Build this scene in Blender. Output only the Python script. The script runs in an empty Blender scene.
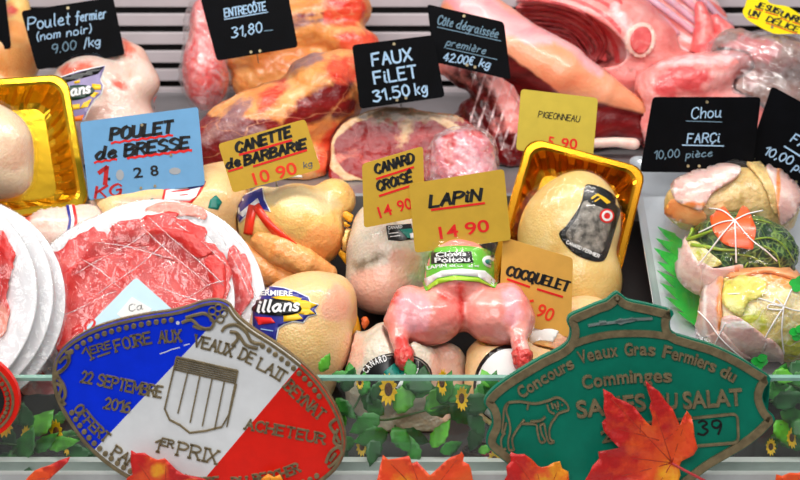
import bpy, bmesh, math, random
import numpy as np
from mathutils import Vector, Matrix, noise as mnoise

random.seed(7); np.random.seed(7)
SC = bpy.context.scene
COL = SC.collection

# ------------------------------------------------------------------ camera
PITCH = math.radians(25.0)
CAM = np.array((0.0, -1.275, 0.85))
F = 800 * 65.0 / 36.0
FW = np.array((0.0, math.cos(PITCH), -math.sin(PITCH)))
UP = np.array((0.0, math.sin(PITCH), math.cos(PITCH)))
RT = np.array((1.0, 0.0, 0.0))

cam_d = bpy.data.cameras.new('camera'); cam_o = bpy.data.objects.new('camera', cam_d)
COL.objects.link(cam_o)
cam_d.lens = 65; cam_d.sensor_width = 36; cam_d.clip_start = 0.05
cam_o.location = CAM; cam_o.rotation_euler = (math.radians(90) - PITCH, 0, 0)
cam_d.dof.use_dof = True; cam_d.dof.focus_distance = 1.56; cam_d.dof.aperture_fstop = 6.5
SC.camera = cam_o

def cw(P):                                   # camera-aligned metres -> world
    P = np.asarray(P, float)
    return CAM + P[..., 0:1] * RT + P[..., 1:2] * UP + P[..., 2:3] * FW
def wc(Pw):
    d = np.asarray(Pw, float) - CAM
    return np.stack([d @ RT, d @ UP, d @ FW], -1)
def ct(px, py, t): return np.array(((px - 400) / F * t, (240 - py) / F * t, t))
def W(px, py, t): return cw(ct(px, py, t))
def rayd(px, py): return FW + RT * (px - 400) / F + UP * (240 - py) / F
def hit(px, py, p0, n):
    d = rayd(px, py); s = np.dot(p0 - CAM, n) / np.dot(d, n)
    return CAM + d * s
def atY(px, py, Y):
    d = rayd(px, py); return CAM + d * ((Y - CAM[1]) / d[1])

# ------------------------------------------------------------------ objects
ROOT = {}
def lin(c):
    if isinstance(c, str):
        c = c.lstrip('#'); c = [int(c[i:i + 2], 16) / 255 for i in (0, 2, 4)]
    return tuple(((v / 12.92) if v <= .04045 else ((v + .055) / 1.055) ** 2.4) for v in c) + (1.0,)

def thing(name, label, cat, loc, group=None):
    o = bpy.data.objects.new(name, None); COL.objects.link(o)
    o.empty_display_size = .02
    o.location = loc; ROOT[o] = np.array(loc, float)
    o['label'] = label; o['category'] = cat
    if group: o['group'] = group
    return o

def tag_props(o, label, cat, group=None):
    o['label'] = label; o['category'] = cat
    if group: o['group'] = group
    return o

def obj(name, vf, mat, parent=None, smooth=True, label=None, kind=None, cols=None, bevel=0, mats=None, fmat=None):
    v, f = vf
    v = np.asarray(v, float)
    if parent is not None: org = ROOT[parent]
    else:
        lo, hi = v.min(0), v.max(0)
        org = np.array(((lo[0] + hi[0]) / 2, (lo[1] + hi[1]) / 2, lo[2]))
    me = bpy.data.meshes.new(name)
    me.from_pydata((v - org).tolist(), [], [list(map(int, q)) for q in f])
    me.validate(); me.update()
    if smooth: me.polygons.foreach_set('use_smooth', [True] * len(me.polygons))
    for m in (mats or [mat]): me.materials.append(m)
    if fmat is not None: me.polygons.foreach_set('material_index', fmat)
    if cols is not None and len(cols) == len(me.vertices):
        a = me.attributes.new('Mask', 'FLOAT_COLOR', 'POINT')
        c4 = np.ones((len(cols), 4), np.float32); c4[:, :3] = cols
        a.data.foreach_set('color', c4.ravel())
    o = bpy.data.objects.new(name, me); COL.objects.link(o)
    if parent is not None: o.parent = parent; ROOT[o] = org
    else: o.location = org; ROOT[o] = org
    if label: o['label'] = label
    if kind: o['kind'] = kind
    if bevel:
        b = o.modifiers.new('bevel', 'BEVEL'); b.width = bevel; b.segments = 2; b.limit_method = 'ANGLE'
    return o

def join(*vfs):
    V, Fs, n = [], [], 0
    for v, f in vfs:
        v = np.asarray(v, float)
        if len(v) == 0: continue
        V.append(v); Fs += [[i + n for i in q] for q in f]; n += len(v)
    return np.concatenate(V), Fs

def box(c, s, rot=None):
    c = np.array(c, float); s = np.array(s, float) / 2
    v = np.array([(x, y, z) for x in (-1, 1) for y in (-1, 1) for z in (-1, 1)], float) * s
    if rot is not None: v = v @ np.array(rot).T
    f = [(0, 1, 3, 2), (4, 6, 7, 5), (0, 4, 5, 1), (2, 3, 7, 6), (0, 2, 6, 4), (1, 5, 7, 3)]
    return v + c, f

def catmull(pts, closed=False, n=6):
    P = np.array(pts, float); m = len(P); out = []
    if m < 3 and not closed:
        return P
    rng = range(m) if closed else range(m - 1)
    for i in rng:
        if closed: p0, p1, p2, p3 = P[i - 1], P[i], P[(i + 1) % m], P[(i + 2) % m]
        else: p0, p1, p2, p3 = P[max(i - 1, 0)], P[i], P[i + 1], P[min(i + 2, m - 1)]
        for j in range(n):
            s = j / n
            out.append(.5 * (2 * p1 + (p2 - p0) * s + (2 * p0 - 5 * p1 + 4 * p2 - p3) * s * s + (3 * p1 - p0 - 3 * p2 + p3) * s ** 3))
    if not closed: out.append(P[-1])
    return np.array(out)

def tube(pts, r, seg=8, smooth_n=0):
    P = np.array(pts, float)
    if smooth_n: P = catmull(P, False, smooth_n)
    n = len(P); R = np.interp(np.linspace(0, 1, n), np.linspace(0, 1, len(r)), r) if hasattr(r, '__len__') else np.full(n, r)
    T = np.gradient(P, axis=0); T /= np.linalg.norm(T, axis=1)[:, None] + 1e-12
    up = np.array((0.13, 0.21, .97)); V = []
    for i in range(n):
        a = np.cross(T[i], up)
        if np.linalg.norm(a) < 1e-3: a = np.cross(T[i], (1, 0, 0))
        a /= np.linalg.norm(a); b = np.cross(T[i], a)
        for k in range(seg):
            q = 2 * math.pi * k / seg
            V.append(P[i] + R[i] * (a * math.cos(q) + b * math.sin(q)))
    Fs = [(i * seg + k, i * seg + (k + 1) % seg, (i + 1) * seg + (k + 1) % seg, (i + 1) * seg + k) for i in range(n - 1) for k in range(seg)]
    Fs += [tuple(range(seg))[::-1], tuple((n - 1) * seg + k for k in range(seg))]
    return np.array(V), Fs

# ------------------------------------------------------------------ sdf blobs (camera-aligned metres)
BL = []
TAN13 = math.tan(math.radians(13)); S13, C13 = math.sin(math.radians(13)), math.cos(math.radians(13))
STEP_Z, STEP_Y = 0.13, 0.405
def ground(Pc):
    Pw = cw(Pc)
    h = Pw[..., 2] * C13 - Pw[..., 1] * S13
    s = np.maximum(Pw[..., 2] - STEP_Z, STEP_Y - Pw[..., 1])
    return np.minimum(np.minimum(h, s), Pw[..., 1] + .018)

def rotz(a): return math.cos(a), math.sin(a)
def prim_sdf(p, t0, P):
    u = t0 / F
    kd = p[0].lstrip('-')
    if kd == 'c':
        best = None; pts = p[1]
        q = [(ct(a[0], a[1], t0 + (a[3] if len(a) > 3 else 0)), a[2] * u) for a in pts]
        if len(q) == 1: q = q * 2
        for (A, ra), (B, rb) in zip(q[:-1], q[1:]):
            ab = B - A; L = max(ab @ ab, 1e-12)
            h = np.clip(((P - A) @ ab) / L, 0, 1)
            d = np.linalg.norm(P - A - h[..., None] * ab, axis=-1) - (ra + (rb - ra) * h)
            best = d if best is None else np.minimum(best, d)
        return best
    if kd == 'e':
        _, px, py, rx, ry, rz = p[:6]; roll = math.radians(p[6]) if len(p) > 6 else 0; dt = p[7] if len(p) > 7 else 0
        d = P - ct(px, py, t0 + dt); c, s = rotz(roll)     # roll > 0 : right end goes up
        x = d[..., 0] * c + d[..., 1] * s; y = -d[..., 0] * s + d[..., 1] * c; z = d[..., 2]
        r = np.array((rx, ry, rz)) * u
        k0 = np.sqrt((x / r[0]) ** 2 + (y / r[1]) ** 2 + (z / r[2]) ** 2)
        k1 = np.sqrt((x / r[0] ** 2) ** 2 + (y / r[1] ** 2) ** 2 + (z / r[2] ** 2) ** 2) + 1e-9
        return k0 * (k0 - 1) / k1
    if kd == 'w':                                          # clip: keep behind a world plane (point, normal)
        return (cw(P) - np.array(p[1])) @ np.array(p[2])
    if kd == 'p':                                          # clip plane in camera axes
        n = np.array(p[4:7], float); n /= np.linalg.norm(n)
        return (P - ct(p[1], p[2], t0 + p[3])) @ n
def smin(a, b, k):
    h = np.clip(.5 + .5 * (b - a) / k, 0, 1)
    return b + (a - b) * h - k * h * (1 - h)

def make_sdf(prims, t0, k):
    def f(P):
        d = None
        for p in prims:
            if p[0] in ('c', 'e'):
                q = prim_sdf(p, t0, P); d = q if d is None else smin(d, q, k)
        for p in prims:
            if p[0] in ('-c', '-e'): d = -smin(-d, prim_sdf(p, t0, P), k * .5)
            elif p[0] in ('w', 'p'): d = -smin(-d, -prim_sdf(p, t0, P), .004)
        return d
    return f

def nets(V, o, h):
    ins = V < 0
    nx, ny, nz = V.shape
    c = [ins[a:nx - 1 + a, b:ny - 1 + b, e:nz - 1 + e] for a in (0, 1) for b in (0, 1) for e in (0, 1)]
    cnt = sum(x.astype(int) for x in c); act = (cnt > 0) & (cnt < 8)
    idx = np.full(act.shape, -1); I = np.argwhere(act); idx[act] = np.arange(len(I))
    S = np.zeros((len(I), 3)); N = np.zeros(len(I))
    cor = [(a, b, e) for a in (0, 1) for b in (0, 1) for e in (0, 1)]
    for i, A in enumerate(cor):
        for B in cor[i + 1:]:
            if sum(abs(x - y) for x, y in zip(A, B)) != 1: continue
            va = V[I[:, 0] + A[0], I[:, 1] + A[1], I[:, 2] + A[2]]; vb = V[I[:, 0] + B[0], I[:, 1] + B[1], I[:, 2] + B[2]]
            m = (va < 0) != (vb < 0)
            t = np.where(m, va / np.where(m, va - vb, 1), 0)
            S += np.where(m[:, None], np.array(A) + t[:, None] * (np.array(B) - np.array(A)), 0); N += m
    verts = o + h * (I + S / N[:, None])
    Fs = []
    for ax in range(3):
        a, b = [(1, 2), (2, 0), (0, 1)][ax]
        sl0 = [slice(None)] * 3; sl1 = [slice(None)] * 3
        sl0[ax] = slice(0, V.shape[ax] - 1); sl1[ax] = slice(1, V.shape[ax])
        A, B = ins[tuple(sl0)], ins[tuple(sl1)]
        E = np.argwhere(A != B)
        E = E[(E[:, a] > 0) & (E[:, b] > 0) & (E[:, a] < V.shape[a] - 1) & (E[:, b] < V.shape[b] - 1)]
        def at(da, db):
            q = E.copy(); q[:, a] -= da; q[:, b] -= db; return idx[q[:, 0], q[:, 1], q[:, 2]]
        Q = np.stack([at(1, 1), at(0, 1), at(0, 0), at(1, 0)], 1)
        fl = ~A[E[:, 0], E[:, 1], E[:, 2]]
        Q[fl] = Q[fl][:, ::-1]
        Fs.append(Q)
    Fs = np.concatenate(Fs); Fs = Fs[(Fs >= 0).all(1)]
    return verts, Fs

def blob_mesh(prims, t0, k=.008, vox=.0024, grd=True, avoid=True, register=True, gap=.0022, extra=0.0, wob=None, skip=()):
    f0 = make_sdf(prims, t0, k)
    u = t0 / F; lo = np.full(3, 1e9); hi = -lo
    for p in prims:
        if p[0] == 'c':
            for a in p[1]:
                q = ct(a[0], a[1], t0 + (a[3] if len(a) > 3 else 0)); r = a[2] * u
                lo = np.minimum(lo, q - r); hi = np.maximum(hi, q + r)
        elif p[0] == 'e':
            q = ct(p[1], p[2], t0 + (p[7] if len(p) > 7 else 0)); m = max(p[3], p[4]) * u
            r = np.array((m, m, p[5] * u)); lo = np.minimum(lo, q - r); hi = np.maximum(hi, q + r)
    lo -= extra + .006; hi += extra + .006
    near = [b for b in BL if (b[1] <= hi).all() and (b[2] >= lo).all() and b[3] not in skip] if avoid else []
    def f(P):
        d = f0(P) - extra
        if wob: d = d + wob(P)
        if grd: d = np.maximum(d, -ground(P) + .0004)
        for b in near: d = np.maximum(d, -b[0](P) + gap)
        return d
    n = np.maximum(((hi - lo) / vox).astype(int) + 2, 4)
    g = [lo[i] + vox * np.arange(n[i]) for i in range(3)]
    P = np.stack(np.meshgrid(*g, indexing='ij'), -1)
    V = np.concatenate([f(P[i:i + 8]) for i in range(0, len(P), 8)], 0)
    v, q = nets(V, lo, vox)
    def raw(P):
        d = f0(P) - extra
        return d
    if register: BL.append((raw, lo, hi, register if isinstance(register, str) else ''))
    return v, q, f

def blob(name, parent, prims, t0, mat, k=.008, vox=.0024, paint=None, bump=None, label=None, **kw):
    v, q, f = blob_mesh(prims, t0, k, vox, **kw)
    # drop loose crumbs
    me_v = v.copy()
    # smooth twice
    E = np.concatenate([q[:, [0, 1]], q[:, [1, 2]], q[:, [2, 3]], q[:, [3, 0]]])
    for _ in range(2):
        S = np.zeros_like(v); N = np.zeros(len(v))
        np.add.at(S, E[:, 0], v[E[:, 1]]); np.add.at(S, E[:, 1], v[E[:, 0]])
        np.add.at(N, E[:, 0], 1); np.add.at(N, E[:, 1], 1)
        v = v * .5 + .5 * S / np.maximum(N, 1)[:, None]
    if bump:
        amp, sc = bump
        e = 1e-3; g = np.stack([f(v + e * np.eye(3)[i]) - f(v - e * np.eye(3)[i]) for i in range(3)], -1)
        g /= np.linalg.norm(g, axis=1)[:, None] + 1e-9
        d = np.array([mnoise.noise(Vector(p * sc)) + .5 * mnoise.noise(Vector(p * sc * 2.3)) for p in v])
        v = v + g * (d * amp - amp * .4)[:, None]
    cols = np.zeros((len(v), 3))
    if paint:
        for ch, pr in paint:
            if callable(pr):
                px = 400 + F * v[:, 0] / v[:, 2]; py = 240 - F * v[:, 1] / v[:, 2]
                val = pr(px, py, v)
            else:
                soft = 16 * t0 / F
                flat = np.stack([v[:, 0] / v[:, 2] * t0, v[:, 1] / v[:, 2] * t0, np.full(len(v), t0)], -1)
                val = np.clip(.5 - prim_sdf(pr, t0, flat) / soft, 0, 1)
            cols[:, ch] = np.maximum(cols[:, ch], val)
    o = obj(name, (cw(v), q), mat, parent, cols=cols, label=label)
    return o, f

def base_pt(px, py, t, drop=0.0):
    p = W(px, py, t); z = max(0, p[1] * TAN13) if p[1] < STEP_Y else STEP_Z
    return (p[0], p[1], z + drop)

# ------------------------------------------------------------------ flat things in photo pixels, mapped on a plane or a surface
def plane_map(p0, n):
    p0 = np.array(p0, float); n = np.array(n, float); n /= np.linalg.norm(n)
    def m(px, py, lift=0.0): return hit(px, py, p0, n) + n * lift
    m.n = n; m.p0 = p0
    return m
def surf_map(f, t_from, t_to=None):
    def m(px, py, lift=0.0):
        t = t_from; d = None
        for _ in range(60):
            c = ct(px, py, t); d = float(f(c[None])[0])
            if d < .0002: break
            t += max(d * .7, .0003)
            if t > t_from + .4: break
        e = 1e-3; c = ct(px, py, t)
        g = np.array([float(f((c + e * np.eye(3)[i])[None])[0]) - float(f((c - e * np.eye(3)[i])[None])[0]) for i in range(3)])
        g /= np.linalg.norm(g) + 1e-9
        if g[2] > -.25: g = np.array((g[0], g[1], -.25)); g /= np.linalg.norm(g)
        return cw(c + g * lift)
    return m

def poly2d(pts, step=0):
    bm = bmesh.new()
    vs = [bm.verts.new((p[0], p[1], 0)) for p in pts]
    bm.faces.new(vs)
    if step:
        P = np.array(pts); lo, hi = P.min(0), P.max(0)
        for ax in (0, 1):
            x = lo[ax] + step
            while x < hi[ax]:
                co = [0, 0, 0]; co[ax] = x; no = [0, 0, 0]; no[ax] = 1
                bmesh.ops.bisect_plane(bm, geom=bm.verts[:] + bm.edges[:] + bm.faces[:], plane_co=co, plane_no=no)
                x += step
    bmesh.ops.triangulate(bm, faces=[f for f in bm.faces if len(f.verts) > 4 or not step])
    bm.verts.index_update()
    v = np.array([w.co[:2] for w in bm.verts]); f = [[w.index for w in q.verts] for q in bm.faces]
    bm.free(); return v, f

def clip_poly(pts, a, b, keep):                   # half-plane clip of a polygon, line a->b, keep = +1 / -1 side
    a = np.array(a, float); b = np.array(b, float); d = b - a; out = []
    s = lambda p: keep * (d[0] * (p[1] - a[1]) - d[1] * (p[0] - a[0]))
    P = [np.array(p, float) for p in pts]
    for i in range(len(P)):
        p, q = P[i - 1], P[i]; sp, sq = s(p), s(q)
        if (sp < 0) != (sq < 0): out.append(p + (q - p) * sp / (sp - sq))
        if sq >= 0: out.append(q)
    return out

def inset(pts, d):
    P = np.array(pts, float); n = len(P)
    area = .5 * np.sum(P[:, 0] * np.roll(P[:, 1], -1) - np.roll(P[:, 0], -1) * P[:, 1])
    T = np.roll(P, -1, 0) - np.roll(P, 1, 0); T /= np.linalg.norm(T, axis=1)[:, None] + 1e-9
    N = np.stack([-T[:, 1], T[:, 0]], 1) * (1 if area > 0 else -1)
    return P + N * d

def emit(name, m2, mp, lift, thick, mat, parent=None, smooth=False, liftf=None, cols=None, bot=True, **kw):
    v2, f2 = m2
    v2 = np.asarray(v2, float); n = len(v2)
    L = np.full(n, lift) if liftf is None else lift + np.array([liftf(x, y) for x, y in v2])
    top = np.array([mp(p[0], p[1], l) for p, l in zip(v2, L)])
    if thick <= 0:
        return obj(name, (top, [q[::-1] for q in f2]), mat, parent, smooth=smooth, cols=cols, **kw)
    low = np.array([mp(p[0], p[1], l - thick) for p, l in zip(v2, L)])
    A = np.array([0.0]);
    F2 = []
    for q in f2:                                        # orient to face the camera (y is down in the picture)
        a = sum(v2[q[i - 1]][0] * v2[q[i]][1] - v2[q[i]][0] * v2[q[i - 1]][1] for i in range(len(q)))
        F2.append(list(q) if a < 0 else list(q)[::-1])
    ed = {}
    for q in F2:
        for i in range(len(q)):
            a, b = q[i - 1], q[i]
            if (b, a) in ed: del ed[(b, a)]
            else: ed[(a, b)] = 1
    Fs = F2 + ([[i + n for i in q[::-1]] for q in F2] if bot else []) + [[b, a, a + n, b + n] for a, b in ed]
    c = None if cols is None else np.concatenate([cols, cols])
    return obj(name, (np.concatenate([top, low]), Fs), mat, parent, smooth=smooth, cols=c, **kw)

# stroke lettering: '~' = curved stroke
G = {
'A': '0,0 3,10 6,0;1,4 5,4', 'B': '0,0 0,10;~0,10 4,9.8 5.3,7.8 3.5,5.6 0,5.4;~0,5.4 4.5,5 6,2.8 4.3,.3 0,0', 'C': '~6,8 4,10 1,8.5 0,5 1,1.5 4,0 6,2',
'D': '0,0 0,10;~0,10 3.5,9.6 6,7 6,3 3.5,.4 0,0', 'E': '5.5,10 0,10 0,0 5.5,0;0,5.2 4.5,5.2', 'F': '5.5,10 0,10 0,0;0,5.2 4.3,5.2', 'G': '~6,8 4,10 1,8.5 0,5 1,1.5 4,0 6,2;6,2 6,5 3.5,5',
'H': '0,0 0,10;6,0 6,10;0,5 6,5', 'I': '1,0 1,10', 'J': '~4,10 4,2 2,0 0,2', 'K': '0,0 0,10;6,10 0,4.5;2,6 6,0', 'L': '0,10 0,0 5.5,0', 'M': '0,0 0,10 4,3 8,10 8,0',
'N': '0,0 0,10 6,0 6,10', 'O': '~3,10 .7,8.5 0,5 .7,1.5 3,0 5.3,1.5 6,5 5.3,8.5 3,10', 'P': '0,0 0,10;~0,10 4,9.8 6,7.8 4,5.2 0,5', 'Q': '~3,10 .7,8.5 0,5 .7,1.5 3,0 5.3,1.5 6,5 5.3,8.5 3,10;3.5,3 6.5,-1.5',
'R': '0,0 0,10;~0,10 4,9.8 6,7.8 4,5.2 0,5;2.8,5 6,0', 'S': '~5.7,8.5 3.5,10 .8,9 .5,6.8 3,5.3 5.5,3.8 5.5,1.3 3,0 0,1.2', 'T': '0,10 6,10;3,10 3,0', 'U': '~0,10 0,3 1.2,.5 3,0 4.8,.5 6,3 6,10',
'V': '0,10 3,0 6,10', 'X': '0,0 6,10;0,10 6,0', 'Y': '0,10 3,5 6,10;3,5 3,0',
'a': '~4.5,5 2.5,6 .5,4.5 0,2.5 1.5,0 3.5,1 4.6,5.8 4.5,1 6,0', 'c': '~4,5 2.3,6 .4,4 .4,1.5 2,0 4.5,1', 'd': '~4.5,5 2.5,6 .5,4.5 0,2.5 1.5,0 3.5,1 4.8,4;~5.2,10 4.6,4 4.6,1 6,0',
'e': '~.3,3 3.5,3.6 3.8,5.3 2.3,6 .4,4 .4,1.5 2,0 4.5,1', 'f': '~4,9.5 3,10 2,8 1.8,0 1,-3;0,5.5 4,5.5', 'g': '~4.5,5 2.5,6 .5,4.5 0,2.5 1.5,.5 3.5,1.5 4.6,5.5;~4.6,5.5 4.4,-1.5 2.5,-3.5 .5,-2',
'h': '0,10 0,0;~0,3.5 2,6 3.8,5 4,0', 'i': '.5,6 .5,1 1.5,0;.6,8 .8,8.8', 'k': '0,10 0,0;4,6 0,2.5;1.3,3.5 4,0', 'l': '~.5,10 .4,5 .4,1.5 1.6,0', 'm': '0,6 0,0;~0,4 1.8,6 3,5 3,0;~3,4 4.8,6 6,5 6,0',
'n': '0,6 0,0;~0,4 2,6 3.8,5 4,0', 'o': '~2.2,6 .5,5 0,3 .5,1 2.2,0 4,1 4.4,3 4,5 2.2,6', 'p': '0,6 0,-4;~0,4.5 2,6 4,4.5 4,1.5 2,0 0,1.2', 'r': '0,6 0,0;~0,3.5 1.5,5.8 3.2,5.8',
's': '~3.6,5 2,6 .5,5 1,3.5 3,2.5 3.3,1 1.8,0 0,.8', 't': '1.5,9 1.4,1 2.8,0;0,6 3.2,6', 'u': '~0,6 0,1.5 1.5,0 3.3,1 4,6;4,6 4,1 5,0', 'x': '0,0 4,6;0,6 4,0',
'0': '~2.5,10 .5,8 0,5 .5,2 2.5,0 4.5,2 5,5 4.5,8 2.5,10', '1': '0,7.5 2.5,10 2.5,0', '2': '~.3,8 2.5,10 5,8 4,5 0,0;0,0 5.5,0', '3': '~.5,9 3,10 5,8 2.5,5.4 5.3,3 3,0 0,1', '4': '4,0 4,10 0,3 6,3',
'5': '5,10 1,10 .6,5.6;~.6,5.6 3,6.3 5.5,4 4.5,1 2.3,0 0,1', '6': '~5,9.5 2,8 .3,4 1,.8 3,0 5.3,1.5 5,4.5 3,5.8 .6,4', '8': '~3,5.4 .8,7.5 3,10 5.2,7.5 3,5.4 .3,2.7 3,0 5.7,2.7 3,5.4', '9': '~5,7 3,4.5 .6,6 .8,9 3,10 5,8.5 5,5 3.5,0',
'.': '.3,0 .9,.5', ',': '1,1 .2,-1.5', '(': '~1.5,11 0,7 0,3 1.5,-1', ')': '~0,11 1.5,7 1.5,3 0,-1', '/': '0,-1 3,11', '€': '~5,9 3,10 1,7.5 1,2.5 3,0 5,1;0,6 4,6;0,4 4,4', '-': '0,4 3,4', '*': '0,3 3,7;0,7 3,3;1.5,2.5 1.5,7.5'}
ACC = {'é': ('e', '2,7.3 3.8,9.3'), 'è': ('e', '1,9.3 2.8,7.3'), 'ê': ('e', '.8,7.2 2.2,9 3.6,7.2'), 'ô': ('o', '.8,7.2 2.2,9 3.6,7.2'), 'ç': ('c', '2.4,0 2.8,-1.5 1.5,-2.5'), 'É': ('E', '2,11.2 4.5,13'), 'Ô': ('O', '1.2,11 3,13 4.8,11'), 'Ç': ('C', '3,0 3.4,-1.5 2,-2.5')}
for k_, (b_, s_) in ACC.items(): G[k_] = G[b_] + ';' + s_

def strokes(s, gap=1.9):
    x = 0; out = []
    for ch in s:
        if ch == ' ': x += 4; continue
        mx = 0
        for st in G[ch].split(';'):
            cur = st[0] == '~'
            P = np.array([tuple(map(float, q.split(','))) for q in st.lstrip('~').split()])
            mx = max(mx, P[:, 0].max())
            out.append((P + (x, 0), cur))
        x += mx + gap
    return out, x - gap

def stroke2d(s, p0, p1, h, w, shear=0.0, serif=0.0, nib=None, jit=0.0):
    """single-stroke lettering: baseline p0->p1 in photo pixels, cap height h, stroke width w (pixels)"""
    st, tw = strokes(s)
    p0 = np.array(p0, float); p1 = np.array(p1, float)
    ex = (p1 - p0) / tw; eh = (p1 - p0) / np.linalg.norm(p1 - p0)
    ey = np.array((eh[1], -eh[0])) * h / 10
    V, Fs = [], []
    def ribbon(P):
        nonlocal V, Fs
        D = np.gradient(P, axis=0); D /= np.linalg.norm(D, axis=1)[:, None] + 1e-9
        N = np.stack([-D[:, 1], D[:, 0]], 1)
        ww = np.full(len(P), w)
        if nib is not None:
            a = np.array((math.cos(nib), math.sin(nib))); ww = w * (.55 + .6 * np.abs(N @ a))
        P2 = P.copy(); P2[0] -= D[0] * w * .3; P2[-1] += D[-1] * w * .3
        b = len(V)
        for p, n_, q in zip(P2, N, ww): V.append(p + n_ * q / 2); V.append(p - n_ * q / 2)
        for i in range(len(P) - 1): Fs.append([b + 2 * i, b + 2 * i + 1, b + 2 * i + 3, b + 2 * i + 2])
    for P, cur in st:
        P = P + np.random.uniform(-jit, jit, P.shape)
        Q = catmull(P, False, 5) if cur and len(P) > 2 else P
        if not cur and len(Q) > 2:
            R = [p0 + np.outer(q[0] + shear * q[1], ex)[0] + ey * q[1] for q in Q]
            for a, b in zip(R[:-1], R[1:]): ribbon(np.array([a, b]))
        else:
            ribbon(np.array([p0 + ex * (q[0] + shear * q[1]) + ey * q[1] for q in Q]))
        if serif:
            for i, j in ((0, 1), (-1, -2)):
                d = P[i] - P[j]
                if abs(d[1]) > abs(d[0]) * 1.2:
                    a = p0 + ex * (P[i][0] - serif) + ey * P[i][1]; b = p0 + ex * (P[i][0] + serif) + ey * P[i][1]
                    ww = w; ribbon(np.array([a, b]))
    return np.array(V), Fs

_fc = {}
def font2d(s, p0, p1, h, bold=0.0, shear=0.0):
    """filled lettering: baseline p0->p1 in photo pixels, cap height h"""
    key = (s, bold, shear)
    if key not in _fc:
        cu = bpy.data.curves.new('txt', 'FONT'); cu.body = s; cu.size = 1; cu.offset = bold; cu.shear = shear; cu.resolution_u = 4
        o = bpy.data.objects.new('txt', cu); COL.objects.link(o)
        dg = bpy.context.evaluated_depsgraph_get(); me = bpy.data.meshes.new_from_object(o.evaluated_get(dg))
        v = np.array([w.co[:2] for w in me.vertices]); f = [list(p.vertices) for p in me.polygons]
        bpy.data.objects.remove(o); bpy.data.curves.remove(cu); bpy.data.meshes.remove(me)
        _fc[key] = (v, f)
    v, f = _fc[key]
    p0 = np.array(p0, float); p1 = np.array(p1, float)
    x0, x1 = v[:, 0].min(), v[:, 0].max()
    ex = (p1 - p0) / (x1 - x0); eh = (p1 - p0) / np.linalg.norm(p1 - p0); ey = np.array((eh[1], -eh[0])) * h / .69
    return p0 + np.outer(v[:, 0] - x0, ex) + np.outer(v[:, 1], ey), f

def arc2d(s, path, h, fn, cw_=1.0, **kw):
    """letters one by one along a pixel path (even spacing by letter width)"""
    P = catmull(path, False, 10); L = np.concatenate([[0], np.cumsum(np.linalg.norm(np.diff(P, axis=0), axis=1))])
    wd = [{'I': .45, 'i': .35, 'l': .35, ' ': .55, 'M': 1.25, 'm': 1.35, 'r': .65, 'f': .6, 't': .6, '1': .7}.get(c, 1.0) * (1 if (c.isupper() or not c.isalpha()) else .85) for c in s]
    tot = sum(wd); x = 0; parts = []
    at = lambda d: np.array((np.interp(d, L, P[:, 0]), np.interp(d, L, P[:, 1])))
    for c, w_ in zip(s, wd):
        a = (x + w_ * .1) / tot * L[-1]; b = (x + w_ * .9) / tot * L[-1]; x += w_
        if c == ' ': continue
        parts.append(fn(c, at(a), at(b), h, **kw))
    V, Fs = join(*[(np.c_[v, np.zeros(len(v))], f) for v, f in parts])
    return V[:, :2], Fs

def line2d(pts, w, closed=False, smooth_n=0):
    P = np.array(pts, float)
    if smooth_n: P = catmull(P, closed, smooth_n)
    if closed: P = np.concatenate([P, P[:1]])
    D = np.gradient(P, axis=0)
    if closed: D[0] = D[-1] = P[1] - P[-2]
    D /= np.linalg.norm(D, axis=1)[:, None] + 1e-9
    N = np.stack([-D[:, 1], D[:, 0]], 1)
    V = np.empty((2 * len(P), 2)); V[0::2] = P + N * w / 2; V[1::2] = P - N * w / 2
    return V, [[2 * i, 2 * i + 1, 2 * i + 3, 2 * i + 2] for i in range(len(P) - 1)]
def disc2d(c, r, n=20, ry=None, rot=0):
    ry = r if ry is None else ry; a = np.linspace(0, 2 * math.pi, n, endpoint=False); co, si = math.cos(rot), math.sin(rot)
    x = r * np.cos(a); y = ry * np.sin(a)
    return [(c[0] + co * p - si * q, c[1] + si * p + co * q) for p, q in zip(x, y)]
def j2(*ms):
    V, Fs = join(*[(np.c_[v, np.zeros(len(v))], f) for v, f in ms]); return V[:, :2], Fs
# ------------------------------------------------------------------ materials
M = {}
def newmat(name):
    m = bpy.data.materials.new(name); m.use_nodes = True; nt = m.node_tree; nt.nodes.clear()
    out = nt.nodes.new('ShaderNodeOutputMaterial'); b = nt.nodes.new('ShaderNodeBsdfPrincipled')
    nt.links.new(b.outputs[0], out.inputs[0]); M[name] = m
    return m, nt, b
def N(nt, t, **kw):
    n = nt.nodes.new(t)
    for k, v in kw.items():
        if k in n.inputs.keys() if hasattr(n.inputs, 'keys') else False: n.inputs[k].default_value = v
        else: setattr(n, k, v)
    return n
def texco(nt, scale=(1, 1, 1), rot=(0, 0, 0)):
    t = nt.nodes.new('ShaderNodeTexCoord'); mp = nt.nodes.new('ShaderNodeMapping')
    mp.inputs['Scale'].default_value = scale; mp.inputs['Rotation'].default_value = rot
    nt.links.new(t.outputs['Object'], mp.inputs[0]); return mp.outputs[0]
def noise(nt, vec, scale, detail=4, rough=.55, dist=0):
    n = nt.nodes.new('ShaderNodeTexNoise'); n.inputs['Scale'].default_value = scale; n.inputs['Detail'].default_value = detail
    n.inputs['Roughness'].default_value = rough; n.inputs['Distortion'].default_value = dist
    nt.links.new(vec, n.inputs['Vector']); return n.outputs['Fac']
def ramp(nt, fac, stops, interp='LINEAR'):
    r = nt.nodes.new('ShaderNodeValToRGB'); cr = r.color_ramp; cr.interpolation = interp
    while len(cr.elements) < len(stops): cr.elements.new(.5)
    for e, (p, c) in zip(cr.elements, stops): e.position = p; e.color = lin(c) if not (isinstance(c, tuple) and len(c) == 4) else c
    nt.links.new(fac, r.inputs[0]); return r.outputs[0]
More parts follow.
